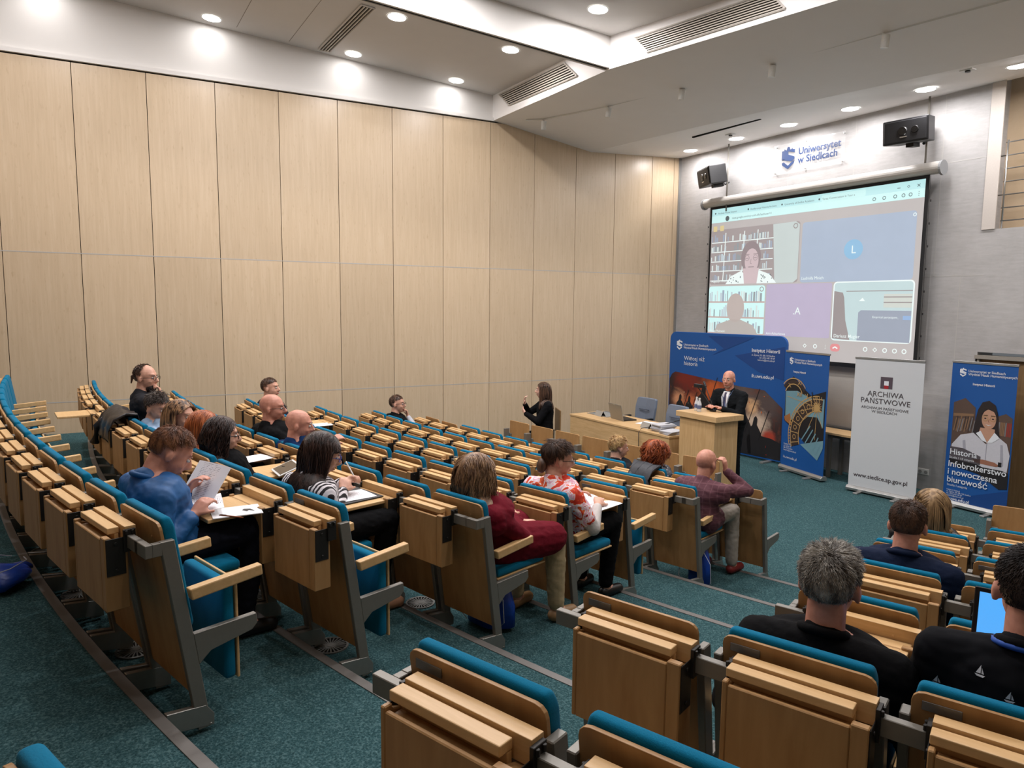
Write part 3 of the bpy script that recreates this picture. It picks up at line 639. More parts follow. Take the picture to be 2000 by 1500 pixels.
    cv.rrect(u(.662), v(.938), u(.706), v(.892), .055, red, 'call_button', 2); cv.line([(u(.674), v(.920)), (u(.684), v(.910)), (u(.695), v(.920))], .02, wht, 'call_button', 3)
    for x in (.544, .593, .813, .852, .891, .929, .965): cv.ring(u(x), v(.914), .022, .036, wht, 'icon_pattern', 2, n=14 if int(x*1000) % 2 else 4)
    for z in (.904, .914, .924): cv.ell(u(.640), v(z), .006, .006, wht, 'icon_pattern', 2, n=8)
    cv.ring(u(.970), v(.180), .016, .026, wht, 'icon_pattern', 2, n=12); cv.ring(u(.470), v(.172), .03, .045, sil, 'icon_pattern', 4, n=14); cv.ring(u(.31), v(.56), .03, .045, sil, 'icon_pattern', 4, n=14)
    cv.done()
    T = lambda s, x, z, h, m, **k: text(sh, s, u(x), v(z), h, m, y=-.014, M=M, **k)
    T('L', .730, .365, .17, wht); T('.A', .478, .722, .17, wht); T('Ludmiła Mnich', .512, .508, .07, wht); T('Ann Ashurkowa', .345, .855, .06, wht); T('Dariusz Magier', .676, .853, .072, wht, bold=.005)
    T('Augustyn Mroński', .015, .508, .058, wht); T('Łukasz Mulewski', .015, .853, .055, wht)
    T('Empirical partycipant_', .835, .735, .045, wht); T('Teraz: Conversation in Your a', .59, .038, .045, dk); T('University of Siedlce Academic', .41, .038, .045, dk); T('Konferencja Historia Archiwa', .23, .038, .045, dk); T('Archiwa Muzea Instytut', .04, .038, .045, dk)
    T('meet.google.com/mjv-crsh-dfo?authuser=1', .125, .081, .05, dk)
projection_screen()

def wall_speaker(x, y, z, rz, tilt, lb):
    t = thing('wall_speaker', lb, 'loudspeaker', (x, y, z), rz)
    M = Matrix.Rotation(tilt, 4, 'X')
    b = new_bm(); prism(b, [(-.30, -.14), (.30, -.14), (.24, .20), (-.24, .20)], -.15, .17, 'z')
    for v in b.verts: v.co = M @ v.co
    obj('cabinet', b, BLACK, t, bevel=.012)
    b = new_bm(); box(b, -.275, .275, -.152, -.135, -.13, .15, M=M); obj('front_baffle', b, plain('speaker_baffle', srgb(34, 34, 37), .6), t, bevel=.008)
    for dx, r in ((-.03, .062), (.13, .05)):
        b = new_bm(); MM = M @ Matrix.Translation((dx, -.15, .01)) @ Matrix.Rotation(PI/2, 4, 'X'); cyl(b, (0, 0, 0), r, .012, 24, r2=r*.86, M=MM); cyl(b, (0, 0, .012), r*.3, .006, 16, M=MM); obj('driver_cone', b, plain('driver_black', srgb(14, 14, 15), .35), t)
    b = new_bm(); box(b, -.06, .03, -.160, -.150, -.075, -.062, M=M); obj('name_strip', b, CHROME, t)
    b = new_bm(); box(b, -.05, .05, .0, .2, -.2, -.14, M=M); tube(b, [(.1, .22, -.14), (.1, .30, -.10)], .02, 8); obj('bracket', b, BLACK, t)
    b = new_bm(); tube(b, [(.12, .26, -.62), (.12, .26, 5.56-z)], .014, 8); obj('hanging_rod', b, STEEL, t, smooth=True)
wall_speaker(-9.45, 9.82, 4.93, -.45, .18, 'black loudspeaker on a rod above the left end of the screen')
wall_speaker(-5.83, 9.82, 5.0, .12, .12, 'black loudspeaker on a rod above the right end of the screen')

def logo_sign():
    t = thing('university_sign', 'clear acrylic wall sign with navy shield emblem and lettering above the screen', 'sign', (-8.374, FY-.035, 4.82))
    a = NT('clear_acrylic'); a.b.inputs['Base Color'].default_value = (.9, .9, .9, 1); a.b.inputs['Roughness'].default_value = .08; a.b.inputs['Alpha'].default_value = .12
    b = new_bm(); box(b, 0, 1.32, 0, .006, 0, .49); p = obj('acrylic_plate', b, a.m, t)
    for x, z in ((.03, .03), (1.29, .03), (.03, .46), (1.29, .46), (.62, .03), (.62, .46)):
        b = new_bm(); cyl(b, (0, 0, 0), .01, .036, 10, M=Matrix.Translation((x, .034, z)) @ Matrix.Rotation(PI/2, 4, 'X')); obj('stand_off', b, CHROME, t)
    navy = plain('sign_navy', srgb(36, 62, 110), .5)
    cv = Canvas(p, -.002); shield(cv, .16, .07, .36, navy); cv.done()
    text(p, 'Uniwersytet\nw Siedlcach', .48, .275, .155, navy, y=-.004, bold=.02, line=.9)
logo_sign()

BANB = plain('banner_blue', srgb(16, 84, 158), .55, var=.05); BAND = plain('banner_deep_blue', srgb(12, 66, 134), .55, var=.05); BANW = plain('banner_white', srgb(206, 210, 214), .6, var=.03)
INKW = plain('ink_white', srgb(226, 230, 236), .6, var=.02); INKD = plain('ink_dark', srgb(70, 62, 66), .6, var=.02)
def rollup(name, label, x, y, x1, y1, H_, sheet, feet=(.2, .75)):
    a = math.atan2(y1-y, x1-x); Wd = math.hypot(x1-x, y1-y)
    t = thing(name, label, 'banner', (x, y, 0), a)
    b = new_bm(); box(b, 0, Wd, .0, .002, .07, H_-.02); f = obj('printed_sheet', b, sheet, t)
    b = new_bm(); prism(b, [(-.045, .02), (-.05, .055), (-.02, .085), (.05, .085), (.07, .05), (.065, .02)], -.01, Wd+.01); obj('base_cassette', b, ALU, t, bevel=.004)
    b = new_bm(); box(b, -.004, Wd+.004, -.01, .014, H_-.03, H_); obj('top_rail', b, ALU, t, bevel=.003)
    b = new_bm(); tube(b, [(Wd/2, .03, .06), (Wd/2, .03, H_-.02)], .008, 8); obj('support_pole', b, ALU, t)
    for u in feet:
        b = new_bm(); box(b, Wd*u-.03, Wd*u+.03, -.16, .14, 0, .02); obj('foot', b, ALU, t, bevel=.004)
    return t, f, Wd
def header(cv, f, x, z, k, sub=None, M=None):
    shield(cv, x, z, .125*k, INKW, 2)
    text(f, 'Uniwersytet w Siedlcach\nWydział Nauk Humanistycznych', x+.115*k, z+.072*k, .048*k, INKW, y=-.006, bold=.01, line=.9, M=M)
    if sub: text(f, sub[0], x+sub[1], z-sub[2], .045*k, INKW, y=-.006, bold=.02, M=M)

def white_banner():
    t, f, Wd = rollup('roll_up_banner', 'white roll-up banner of the state archives with a small red and grey emblem', -6.03, 9.23, -5.12, 9.33, 1.915, BANW)
    cv = Canvas(f, -.002); g = plain('emblem_grey', srgb(84, 72, 82), .6); r = plain('emblem_red', srgb(170, 30, 42), .6)
    cx = Wd*.5-.02; cv.rect(cx-.075, 1.50, cx+.085, 1.66, g, 'emblem', 1); cv.rect(cx-.025, 1.545, cx+.035, 1.605, INKW, 'emblem', 2); cv.rect(cx-.025, 1.50, cx+.035, 1.545, r, 'emblem', 2); cv.done()
    text(f, 'ARCHIWA', cx, 1.385, .102, INKD, align='CENTER', spacing=1.02); text(f, 'PAŃSTWOWE', cx, 1.285, .103, INKD, align='CENTER', spacing=1.02)
    text(f, 'ARCHIWUM PAŃSTWOWE\nW SIEDLCACH', cx, 1.205, .052, INKD, align='CENTER', line=.95)
    text(f, 'www.siedlce.ap.gov.pl', cx, .225, .083, INKD, align='CENTER', bold=.01)
white_banner()

def portrait_banner():
    t, f, Wd = rollup('roll_up_banner', 'blue roll-up banner with a smiling student in a white shirt, rightmost of the banners', -4.95, 9.665, -4.17, 9.63, 1.925, BANB)
    cv = Canvas(f, -.002); W_ = Wd
    P = lambda l: [(a*W_, b) for a, b in l]
    lib = [plain('print_lib_%d' % i, c, .6) for i, c in enumerate((srgb(92, 72, 62), srgb(138, 106, 78), srgb(64, 50, 46), srgb(150, 52, 44), srgb(126, 124, 126)))]
    cv.poly(P([(.07, 1.38), (.25, 1.45), (.42, 1.34), (.45, .72), (.25, .60), (.07, .68)]), lib[0], 'photo_pattern', 1)
    cv.poly(P([(.70, 1.24), (.88, 1.31), (.98, 1.26), (.98, .55), (.86, .50), (.55, .66), (.55, 1.1)]), lib[0], 'photo_pattern', 1)
    rr = random.Random(4)
    for k in range(15):
        x = .09+.021*k; z = 1.02+rr.uniform(-.02, .04); cv.poly([(x*W_, z), ((x+.016)*W_, z), ((x+.05)*W_, z+.17), ((x+.034)*W_, z+.17)], lib[rr.choice((1, 2, 4))], 'photo_pattern', 2)
    for k in range(9): x = .76+.024*k; cv.poly([(x*W_, 1.03), ((x+.017)*W_, 1.03), ((x+.022)*W_, 1.03+.17), ((x+.004)*W_, 1.03+.17)], lib[rr.choice((3, 1, 3, 4))], 'photo_pattern', 2)
    cv.poly(P([(.08, 1.20), (.40, 1.23), (.40, 1.26), (.08, 1.24)]), lib[1], 'photo_pattern', 3)
    hair = plain('print_hair', srgb(40, 30, 30), .6); skin = plain('print_skin', srgb(196, 150, 124), .6); sk2 = plain('print_skin_dark', srgb(160, 108, 86), .6); sh = plain('print_shirt', srgb(206, 206, 214), .6); sh2 = plain('print_shirt_fold', srgb(168, 168, 180), .6); blk = plain('print_black', srgb(26, 24, 28), .6)
    cv.poly(P([(.40, .98), (.42, 1.12), (.46, 1.32), (.52, 1.42), (.62, 1.45), (.72, 1.40), (.77, 1.28), (.80, 1.08), (.84, .95), (.62, .93)]), hair, 'portrait_print', 4)
    cv.poly(P([(.07, .66), (.09, .83), (.22, .97), (.42, 1.02), (.62, .90), (.80, 1.01), (.93, .94), (.985, .80), (.96, .58), (.84, .55), (.60, .68), (.30, .70)]), sh, 'portrait_print', 5)
    cv.poly(P([(.50, 1.03), (.52, 1.10), (.74, 1.10), (.74, 1.02), (.64, .91)]), skin, 'portrait_print', 6)
    cv.ell(.64*W_, 1.215, .085, .125, skin, 'portrait_print', 7); cv.poly(P([(.52, 1.27), (.56, 1.38), (.66, 1.40), (.75, 1.33), (.77, 1.22), (.73, 1.31), (.62, 1.34), (.55, 1.30)]), hair, 'portrait_print', 8)
    for x in (.585, .70): cv.ring(x*W_, 1.225, .030, .034, plain('print_gold', srgb(170, 140, 80), .4), 'portrait_print', 9, n=20); cv.ell(x*W_, 1.225, .013, .008, hair, 'portrait_print', 9, n=12); cv.line([((x-.035)*W_, 1.262), ((x+.035)*W_, 1.265)], .007, hair, 'portrait_print', 9)
    cv.line([(.643*W_, 1.22), (.636*W_, 1.185), (.65*W_, 1.18)], .006, sk2, 'portrait_print', 9); cv.poly(P([(.59, 1.152), (.64, 1.135), (.69, 1.152), (.64, 1.143)]), INKW, 'portrait_print', 9)
    cv.poly(P([(.46, 1.02), (.53, 1.06), (.64, .92), (.56, .94)]), INKW, 'portrait_print', 8); cv.poly(P([(.82, 1.0), (.74, 1.06), (.64, .92), (.72, .93)]), INKW, 'portrait_print', 8)
    cv.line([(.635*W_, .91), (.635*W_, .68)], .006, sh2, 'portrait_print', 8); cv.poly(P([(.26, .90), (.30, .91), (.33, .72), (.29, .70)]), sh2, 'portrait_print', 8); cv.poly(P([(.84, .92), (.87, .92), (.90, .66), (.86, .66)]), sh2, 'portrait_print', 8)
    cv.poly(P([(.44, .68), (.60, .70), (.78, .685), (.85, .655), (.80, .635), (.56, .64), (.44, .655)]), sk2, 'portrait_print', 9)
    cv.poly(P([(.07, .66), (.30, .70), (.60, .66), (.985, .58), (.985, .38), (.86, .36), (.55, .50), (.25, .54), (.07, .60)]), blk, 'photo_pattern', 6)
    cv.poly(P([(.07, .64), (.07, .80), (.28, .80), (.56, .73), (.56, .62)]), plain('print_shadow_sleeve', srgb(84, 78, 84), .6), 'photo_pattern', 9)
    cv.poly(P([(.44, .64), (.70, .66), (.92, .60), (.60, .60)]), sh, 'photo_pattern', 7); cv.rect(.83*W_, .645, .88*W_, .70, blk, 'photo_pattern', 10)
    cv.poly(P([(.0, .07), (1., .07), (1., .36), (.62, .25)]), BAND, 'field_print', 1)
    header(cv, f, .10, 1.72, .92, ('Instytut Historii', .17, .095)); cv.done()
    text(f, 'Historia', .055, .70, .105, INKW, bold=.012, y=-.016); text(f, 'Studia I i II stopnia', .055, .645, .042, INKW, y=-.016)
    text(f, 'Infobrokerstwo\ni nowoczesna\nbiurowość', .045, .535, .112, INKW, bold=.012, y=-.016, line=.92); text(f, 'Studia I stopnia', .045, .275, .042, INKW)
    text(f, 'Instytut Historii\nul. Żytnia 39, 08-110 Siedlce\ntel. (25) 643 18 67\nhistoria@uws.edu.pl', .045, .215, .027, INKW, line=.95); text(f, 'ih.uws.edu.pl', .04, .09, .058, INKW, bold=.01)
portrait_banner()

def clock_banner():
    t, f, Wd = rollup('roll_up_banner', 'blue roll-up banner with an old astronomical clock dial beside the photo wall', -7.40, 9.51, -6.49, 9.31, 1.92, BANB)
    cv = Canvas(f, -.002); Wd *= 1.0
    gold = plain('print_brass', srgb(196, 160, 104), .5); pale = plain('print_dial_blue', srgb(116, 158, 172), .6); blk = plain('print_black', srgb(26, 24, 28), .6); bronze = plain('print_bronze', srgb(170, 110, 60), .6); dk = plain('print_umber', srgb(58, 44, 40), .6)
    cx, cz = .62, 1.12
    cv.poly([(.03, 1.40), (.20, 1.52), (.42, 1.36), (.60, 1.26), (.90, 1.36), (.90, .50), (.80, .30), (.50, .52), (.25, .68), (.03, .80)], blk, 'dial_pattern', 1)
    cv.poly([(.04, 1.27), (.30, 1.30), (.58, 1.22), (.88, 1.24), (.88, .80), (.75, .95), (.45, .92), (.20, .84), (.05, .86)], pale, 'dial_pattern', 2)
    cv.poly([(.03, .86), (.16, .93), (.20, .74), (.05, .80)], bronze, 'dial_pattern', 3)
    cv.ring(.22, 1.20, .19, .205, gold, 'dial_pattern', 4, a0=20, a1=160); cv.ring(.22, 1.18, .30, .315, gold, 'dial_pattern', 4, a0=35, a1=140); cv.ring(.22, 1.15, .26, .31, dk, 'dial_pattern', 3, a0=35, a1=140)
    cv.ring(.80, .62, .42, .435, gold, 'dial_pattern', 5, a0=85, a1=200); cv.ring(.80, .62, .60, .615, gold, 'dial_pattern', 5, a0=85, a1=200); cv.ring(.80, .62, .435, .60, dk, 'dial_pattern', 4, a0=85, a1=200)
    cv.ring(.80, .62, .645, .66, gold, 'dial_pattern', 5, a0=92, a1=196)
    for k in range(28): a = math.radians(88+4*k); cv.line([(.80+.615*math.cos(a), .62+.615*math.sin(a)), (.80+.645*math.cos(a), .62+.645*math.sin(a))], .009, gold, 'dial_pattern', 6)
    for k in range(7): a = math.radians(92+17*k); cv.line([(.80+.435*math.cos(a), .62+.435*math.sin(a)), (.80+.60*math.cos(a), .62+.60*math.sin(a))], .012, gold, 'dial_pattern', 6)
    for k in range(6): a = math.radians(100+17*k); x, z = .80+.52*math.cos(a), .62+.52*math.sin(a); cv.ring(x, z, .028, .038, gold, 'dial_pattern', 6, n=12)
    for k in range(9): a = math.radians(100+24*k); L_ = min(.70, (.86-.74)/max(math.cos(a), .01) if math.cos(a) > 0 else .66/max(-math.cos(a), .3), .17/max(math.sin(a), .05) if math.sin(a) > 0 else .5); cv.line([(.74, 1.10), (.74+L_*math.cos(a), 1.10+L_*math.sin(a))], .008, gold, 'dial_pattern', 5)
    for k in range(16): a = 2*PI*k/16; cv.poly([(.74+.11*math.cos(a), 1.09+.11*math.sin(a)), (.74+.05*math.cos(a+.2), 1.09+.05*math.sin(a+.2)), (.74+.05*math.cos(a-.2), 1.09+.05*math.sin(a-.2))], gold, 'dial_pattern', 7)
    cv.ell(.74, 1.09, .055, .055, gold, 'dial_pattern', 7); cv.line([(.66, 1.12), (.62, 1.32)], .02, blk, 'dial_pattern', 7)
    for k in range(5): cv.line([(.45+.08*k, .56-.04*k), (.62+.06*k, .80-.05*k)], .02, pale, 'dial_pattern', 6)
    cv.poly([(.42, .48), (.80, .30), (.90, .50), (.90, .62)], pale, 'dial_pattern', 4)
    header(cv, f, .09, 1.70, .95, ('Instytut Historii', .10, .12)); cv.done()
    for s, x, z, r in (('X', .10, 1.34, .5), ('XI', .31, 1.40, .1), ('XII', .30, 1.22, -.1), ('I', .52, 1.22, -.4)): text(f, s, x, z, .09, gold, y=-.014, bold=.01)
    text(f, 'Instytut Historii\nul. Żytnia 39\n08-110 Siedlce\nhistoria@uws.edu.pl', .05, .42, .035, INKW, line=.95); text(f, 'ih.uws.edu.pl', .05, .20, .06, INKW)
    # blue facets over the picture
clock_banner()

def photo_wall():
    x0, y0, x1, y1 = -10.10, 9.60, -7.60, 9.79; a = math.atan2(y1-y0, x1-x0); Wd = math.hypot(x1-x0, y1-y0); H_ = 2.12
    t = thing('display_wall', 'wide blue fabric display wall with rounded corners and a burning battle picture', 'display wall', (x0, y0, 0), a)
    b = new_bm(); r = .14; p = [(0, .03), (Wd, .03)]
    for cx, an in ((Wd-r, 0), (r, 90)): p += [(cx+r*math.cos(math.radians(an+q)), H_-r+r*math.sin(math.radians(an+q))) for q in (0, 15, 30, 45, 60, 75, 90)]
    prism(b, p, -.02, .03, 'y'); f = obj('fabric_cover', b, BANB, t, bevel=.006)
    for u in (.04, .90):
        b = new_bm(); box(b, Wd*u, Wd*u+.07, -.26, .24, 0, .03); obj('foot_plate', b, ALU, t, bevel=.004)
    # battle picture printed on the lower half: smoke, fire and dark riders
    m = NT('fire_print'); tc = m.n('ShaderNodeTexCoord'); v = m.coord((1.1, 1, 1.6)); n = m.n('ShaderNodeTexNoise', i_Scale=2.6, i_Detail=8., i_Roughness=.65, i_Distortion=.7); m.l(v, n.inputs[0])
    col = m.ramp(n.outputs[0], [(.36, srgb(22, 18, 20)), (.52, srgb(58, 36, 34)), (.66, srgb(104, 52, 36)), (.78, srgb(150, 110, 92))])
    def blob(col, x, z, r, c, k=1.0, sx=1.):
        d = m.n('ShaderNodeVectorMath', operation='DISTANCE'); mp = m.n('ShaderNodeMapping'); mp.inputs['Scale'].default_value = (sx, 0, 1); m.l(tc.outputs['Object'], mp.inputs[0]); m.l(mp.outputs[0], d.inputs[0]); d.inputs[1].default_value = (x*sx, 0, z)
        w = m.n('ShaderNodeMath', operation='MULTIPLY_ADD'); w.inputs[1].default_value = 1.5*r; m.l(n.outputs[0], w.inputs[0]); m.l(d.outputs['Value'], w.inputs[2])
        mr = m.n('ShaderNodeMapRange', interpolation_type='SMOOTHSTEP'); mr.inputs[1].default_value = r*1.75; mr.inputs[2].default_value = r*.95; mr.inputs[3].default_value = 0; mr.inputs[4].default_value = k; m.l(w.outputs[0], mr.inputs[0])
        x_ = m.n('ShaderNodeMix', data_type='RGBA'); m.l(mr.outputs[0], x_.inputs[0]); m.l(col, x_.inputs[6]); x_.inputs[7].default_value = c; return x_.outputs[2]
    for a_ in ((.5, 1.28, .45, srgb(120, 36, 22)), (1.05, 1.05, .42, srgb(196, 92, 40)), (.25, .85, .22, srgb(214, 150, 110)), (.55, .80, .25, srgb(206, 110, 66)), (1.75, 1.0, .55, srgb(98, 84, 80)), (2.2, .95, .45, srgb(84, 70, 68)), (2.0, .62, .34, srgb(214, 190, 168)), (2.25, .40, .18, srgb(170, 60, 40)), (1.9, .88, .2, srgb(222, 176, 130))): col = blob(col, *a_)
    m.l(col, m.b.inputs['Base Color']); m.b.inputs['Roughness'].default_value = .7
    blk = plain('print_black', srgb(26, 24, 28), .6); smoke = plain('print_smoke', srgb(96, 82, 78), .7, var=.7, ns=5.); red = plain('print_blood_red', srgb(150, 44, 36), .6); orange = plain('print_flame', srgb(214, 112, 50), .6); cream = plain('print_haze', srgb(206, 184, 160), .7, var=.4, ns=6.)
    cv = Canvas(f, -.023)
    cv.poly([(.02, 1.22), (.02, .08), (.02, .06), (Wd-.02, .06), (Wd-.02, .93), (Wd-.38, 1.20), (Wd-.9, 1.22), (.16, 1.36), (.08, 1.32)], m.m, 'battle_print', 1)
    cv.poly([(1.3, .06), (Wd-.02, .06), (Wd-.02, .34), (2.3, .40), (2.05, .42), (1.9, .55), (1.75, .80), (1.62, .86), (1.55, .60), (1.35, .55)], blk, 'battle_print', 4)
    for px, pz, s in ((.28, .62, 1.0), (.50, .64, .9), (.82, .70, 1.5), (1.10, .70, 1.2), (1.62, .42, 1.9), (1.95, .32, 1.3)):    # riders
        cv.poly([(px-.07*s, .08), (px-.10*s, pz), (px-.06*s, pz+.16*s), (px-.02*s, pz+.20*s), (px, pz+.30*s), (px+.03*s, pz+.33*s), (px+.055*s, pz+.29*s), (px+.05*s, pz+.21*s), (px+.11*s, pz+.12*s), (px+.14*s, pz-.02), (px+.16*s, .08)], blk, 'battle_print', 5)
        cv.line([(px+.08*s, pz), (px+.22*s, pz+.42*s)], .012, blk, 'battle_print', 5)
    for k in range(26): rr = random.Random(k); cv.ell(rr.uniform(.1, 2.3), rr.uniform(.1, 1.15), rr.uniform(.004, .014), rr.uniform(.006, .022), rr.choice((orange, red, orange, cream)), 'battle_print', 6, n=8)
    cv.poly([(.9, 2.12-.05), (1.25, 1.86), (1.0, 1.72), (1.9, 2.08)], BAND, 'field_print', 1); cv.poly([(1.5, 1.75), (2.48, 1.95), (2.48, 1.4), (2.0, 1.5)], BAND, 'field_print', 1)
    shield(cv, .17, 1.78, .19, INKW, 2); cv.done()
    text(f, 'Uniwersytet w Siedlcach\nWydział Nauk Humanistycznych', .34, 1.865, .058, INKW, y=-.027, bold=.01, line=.95)
    text(f, 'Instytut Historii', 1.84, 1.835, .086, INKW, y=-.027, bold=.015); text(f, 'ul. Żytnia 39, 08-110 Siedlce\ntel. (25) 643 18 67\nhistoria@uws.edu.pl', 2.30, 1.77, .040, INKW, y=-.027, align='RIGHT')
    text(f, 'Więcej niż\nhistoria', .36, 1.60, .108, INKW, y=-.027, bold=.0, line=.92); text(f, 'ih.uws.edu.pl', 1.86, 1.40, .084, INKW, y=-.027, bold=.01)
photo_wall()

# whiteboard, bench and socket against the front wall
t = thing('whiteboard', 'cream wall board with a grey tray, seen between the banners under the screen', 'board', (-7.9, FY-.03, .72))
b = new_bm(); box(b, 0, 1.9, 0, .02, 0, .98); obj('board', b, plain('board_cream', srgb(206, 200, 190), .4), t, bevel=.003)
b = new_bm(); box(b, 0, 1.9, -.05, .0, -.03, .0); obj('pen_tray', b, ALU, t, bevel=.003)
t = thing('side_table', 'narrow wooden table with grey legs standing behind the banners', 'table', (-7.3, 9.62, 0))
b = new_bm(); box(b, 0, 1.7, 0, .42, .67, .705); obj('table_top', b, OAKW, t, bevel=.004)
for x, y in ((.6, .05), (.6, .35), (1.6, .05), (1.6, .35)): b = new_bm(); box(b, x, x+.05, y, y+.05, 0, .67); obj('leg', b, STEEL, t)
b = new_bm(); box(b, .6, 1.65, .17, .24, .60, .67); obj('frame', b, STEEL, t)
t = thing('wall_socket', 'white double power socket low on the concrete wall', 'socket', (-5.60, FY-.012, .22))
b = new_bm(); box(b, 0, .16, 0, .014, 0, .085); obj('plate', b, WHITE, t, bevel=.003)
for x in (.04, .12): b = new_bm(); cyl(b, (0, 0, 0), .024, .006, 18, M=Matrix.Translation((x, 0, .042)) @ Matrix.Rotation(PI/2, 4, 'X')); obj('outlet', b, plain('outlet_grey', srgb(150, 150, 148), .5), t)

# presenters' desk
def desk():
    X0, X1, Y0, Y1 = -9.82, -7.40, 7.06, 7.80
    t = thing('presenters_desk', 'long light-oak presenters desk with a closed front, left of the lectern', 'desk', (X0, Y0, 0))
    L, D = X1-X0, Y1-Y0
    b = new_bm(); box(b, -.01, L+.01, -.01, D, .71, .74); obj('desk_top', b, OAKW, t, bevel=.003)
    b = new_bm(); box(b, 0, L, 0, .02, .02, .71); obj('front_panel', b, OAKW, t, bevel=.002)
    for x in (0, L-.02): b = new_bm(); box(b, x, x+.02, .02, D-.03, .0, .71); obj('side_panel', b, OAKV, t, bevel=.002)
    b = new_bm(); box(b, .12, .62, .30, .68, .7405, .743); obj('glass_inlay', b, plain('control_glass', srgb(150, 158, 162), .15), t)
    b = new_bm()
    for a in ((.10, .64, .28, .30), (.10, .64, .68, .70), (.10, .12, .30, .68), (.62, .64, .30, .68)): box(b, *a, .74, .752)
    obj('inlay_frame', b, ALU, t)
desk()
DZ = .741
t = thing('laptop', 'open silver laptop with its lid towards the audience on the presenters desk', 'laptop', (-8.92, 7.36, DZ), -.12)
b = new_bm(); box(b, -.18, .18, 0, .25, 0, .018); obj('base', b, STEELD, t, bevel=.003)
b = new_bm(); box(b, -.165, .165, .05, .16, .018, .021); obj('keyboard', b, BLACK, t)
M = Matrix.Rotation(.22, 4, 'X'); b = new_bm(); box(b, -.19, .19, -.008, 0, .0, .27, M=M); l = obj('lid', b, plain('laptop_grey', srgb(150, 148, 142), .4, .5), t, bevel=.003)
b = new_bm(); box(b, -.18, .18, .0002, .002, .02, .26, M=M); obj('display', b, BLACK, l); b = new_bm(); box(b, -.05, .02, -.0095, -.008, .255, .262, M=M); obj('lid_badge', b, CHROME, l)
for x, y, lb in ((-9.40, 7.32, 'left of the laptop'), (-8.10, 7.20, 'beside the stack of booklets')):
    t = thing('name_card', 'folded grey name card on the desk, '+lb, 'card', (x, y, DZ), -.1, None)
    b = new_bm(); prism(b, [(0, 0), (.045, .085), (.05, .085), (.007, 0)], -.10, .10); obj('front_face', b, plain('card_grey', srgb(160, 158, 152), .5), t)
    b = new_bm(); prism(b, [(.1, 0), (.05, .085), (.046, .085), (.093, 0)], -.10, .10); obj('stand', b, BLACK, t)
for i in range(6):
    c = srgb(196, 196, 200) if i % 2 else srgb(168, 170, 178)
    b = new_bm(); o = (.012*math.sin(i*2.1), .012*math.cos(i*1.7)); box(b, -.11, .11, -.15, .15, 0, .017); t = tag(obj('booklet', b, plain('booklet_%d' % (i % 2), c, .7), bevel=.002), 'grey and white booklet, number %s from the bottom of the desk stack' % ORD[i], 'booklet', 'stack of booklets')
    t.location = (-7.78+o[0], 7.30+o[1], DZ+.018*i); t.rotation_euler = (0, 0, .08*math.sin(i)); t['label'] = 'grey and white booklet lying %s from the bottom in the desk stack' % ORD[i]
for i in range(4):
    b = new_bm(); box(b, -.11, .11, -.15, .15, 0, .012); t = tag(obj('booklet', b, MC['booklet_%d' % (i % 2)], bevel=.002), 'thin booklet %s from the bottom in the low pile at the desk end' % ORD[i], 'booklet', 'low pile of booklets'); t.location = (-7.53, 7.24, DZ+.013*i); t.rotation_euler = (0, 0, -.2+.12*i)
for x, y, r, lb in ((-8.45, 7.55, .3, 'loose white sheet behind the name card on the presenters desk'), (-8.2, 7.62, -.2, 'loose white sheet near the booklets on the presenters desk')):
    b = new_bm(); box(b, -.105, .105, -.15, .15, 0, .002); t = tag(obj('paper_sheet', b, PAPER), lb, 'paper'); t.location = (x, y, DZ); t.rotation_euler = (0, 0, r)
b = new_bm(); tube(b, [(-7.36, 7.5, 1.16), (-7.5, 7.42, .95), (-7.72, 7.36, .86), (-7.9, 7.2, .80), (-8.02, 7.08, .76), (-8.02, 7.03, .70), (-8.0, 7.02, .40), (-7.97, 7.0, .02)], .006, 6); tag(obj('power_cable', b, BLACK, smooth=True), 'thin black cable hanging over the desk edge beside the lectern', 'cable')

def office_chair(x, y, rz, lb):
    t = thing('office_chair', lb, 'chair', (x, y, 0), rz, None)
    m = plain('chair_blue_grey', srgb(112, 122, 138), .8, bump=.1)
    b = new_bm(); loft(b, [[(sx*w, yy+dy, z) for sx, dy in ((-1, -.03), (0, .0), (1, -.03), (1, .03), (0, .06), (-1, .03))] for z, w, yy in ((.50, .19, -.02), (.62, .22, .0), (.85, .235, .03), (.98, .22, .06), (1.0, .20, .065))]); k = obj('backrest', b, m, t, bevel=.01)
    b = new_bm(); box(b, -.12, .12, -.025, -.012, .80, .812); obj('seam', b, plain('seam_grey', srgb(80, 86, 98), .9), k)
    b = new_bm(); box(b, -.23, .23, -.48, -.02, .44, .52); obj('seat', b, m, t, bevel=.025, seg=3)
    for s in (-1, 1): b = new_bm(); box(b, s*.27-.03, s*.27+.03, -.34, -.08, .66, .69); tube(b, [(s*.26, -.18, .47), (s*.28, -.18, .66)], .014, 8); obj('armrest', b, BLACK, t, bevel=.004)
    b = new_bm(); tube(b, [(0, -.22, .08), (0, -.22, .44)], .03, 12); tube(b, [(0, -.1, .46), (0, .03, .60)], .02, 8); obj('column', b, BLACK, t)
    b = new_bm()
    for q in range(5): a = 2*PI*q/5; tube(b, [(0, -.22, .09), (.28*math.cos(a), -.22+.28*math.sin(a), .06)], [.024, .014], 8); ell(b, (.28*math.cos(a), -.22+.28*math.sin(a), .03), (.03, .03, .03), n=10, m=6)
    obj('base', b, BLACK, t)
office_chair(-9.28, 8.26, .05, 'grey-blue office chair behind the desk, farther from the lectern')
office_chair(-8.32, 8.06, -.05, 'grey-blue office chair behind the desk, nearer to the lectern')

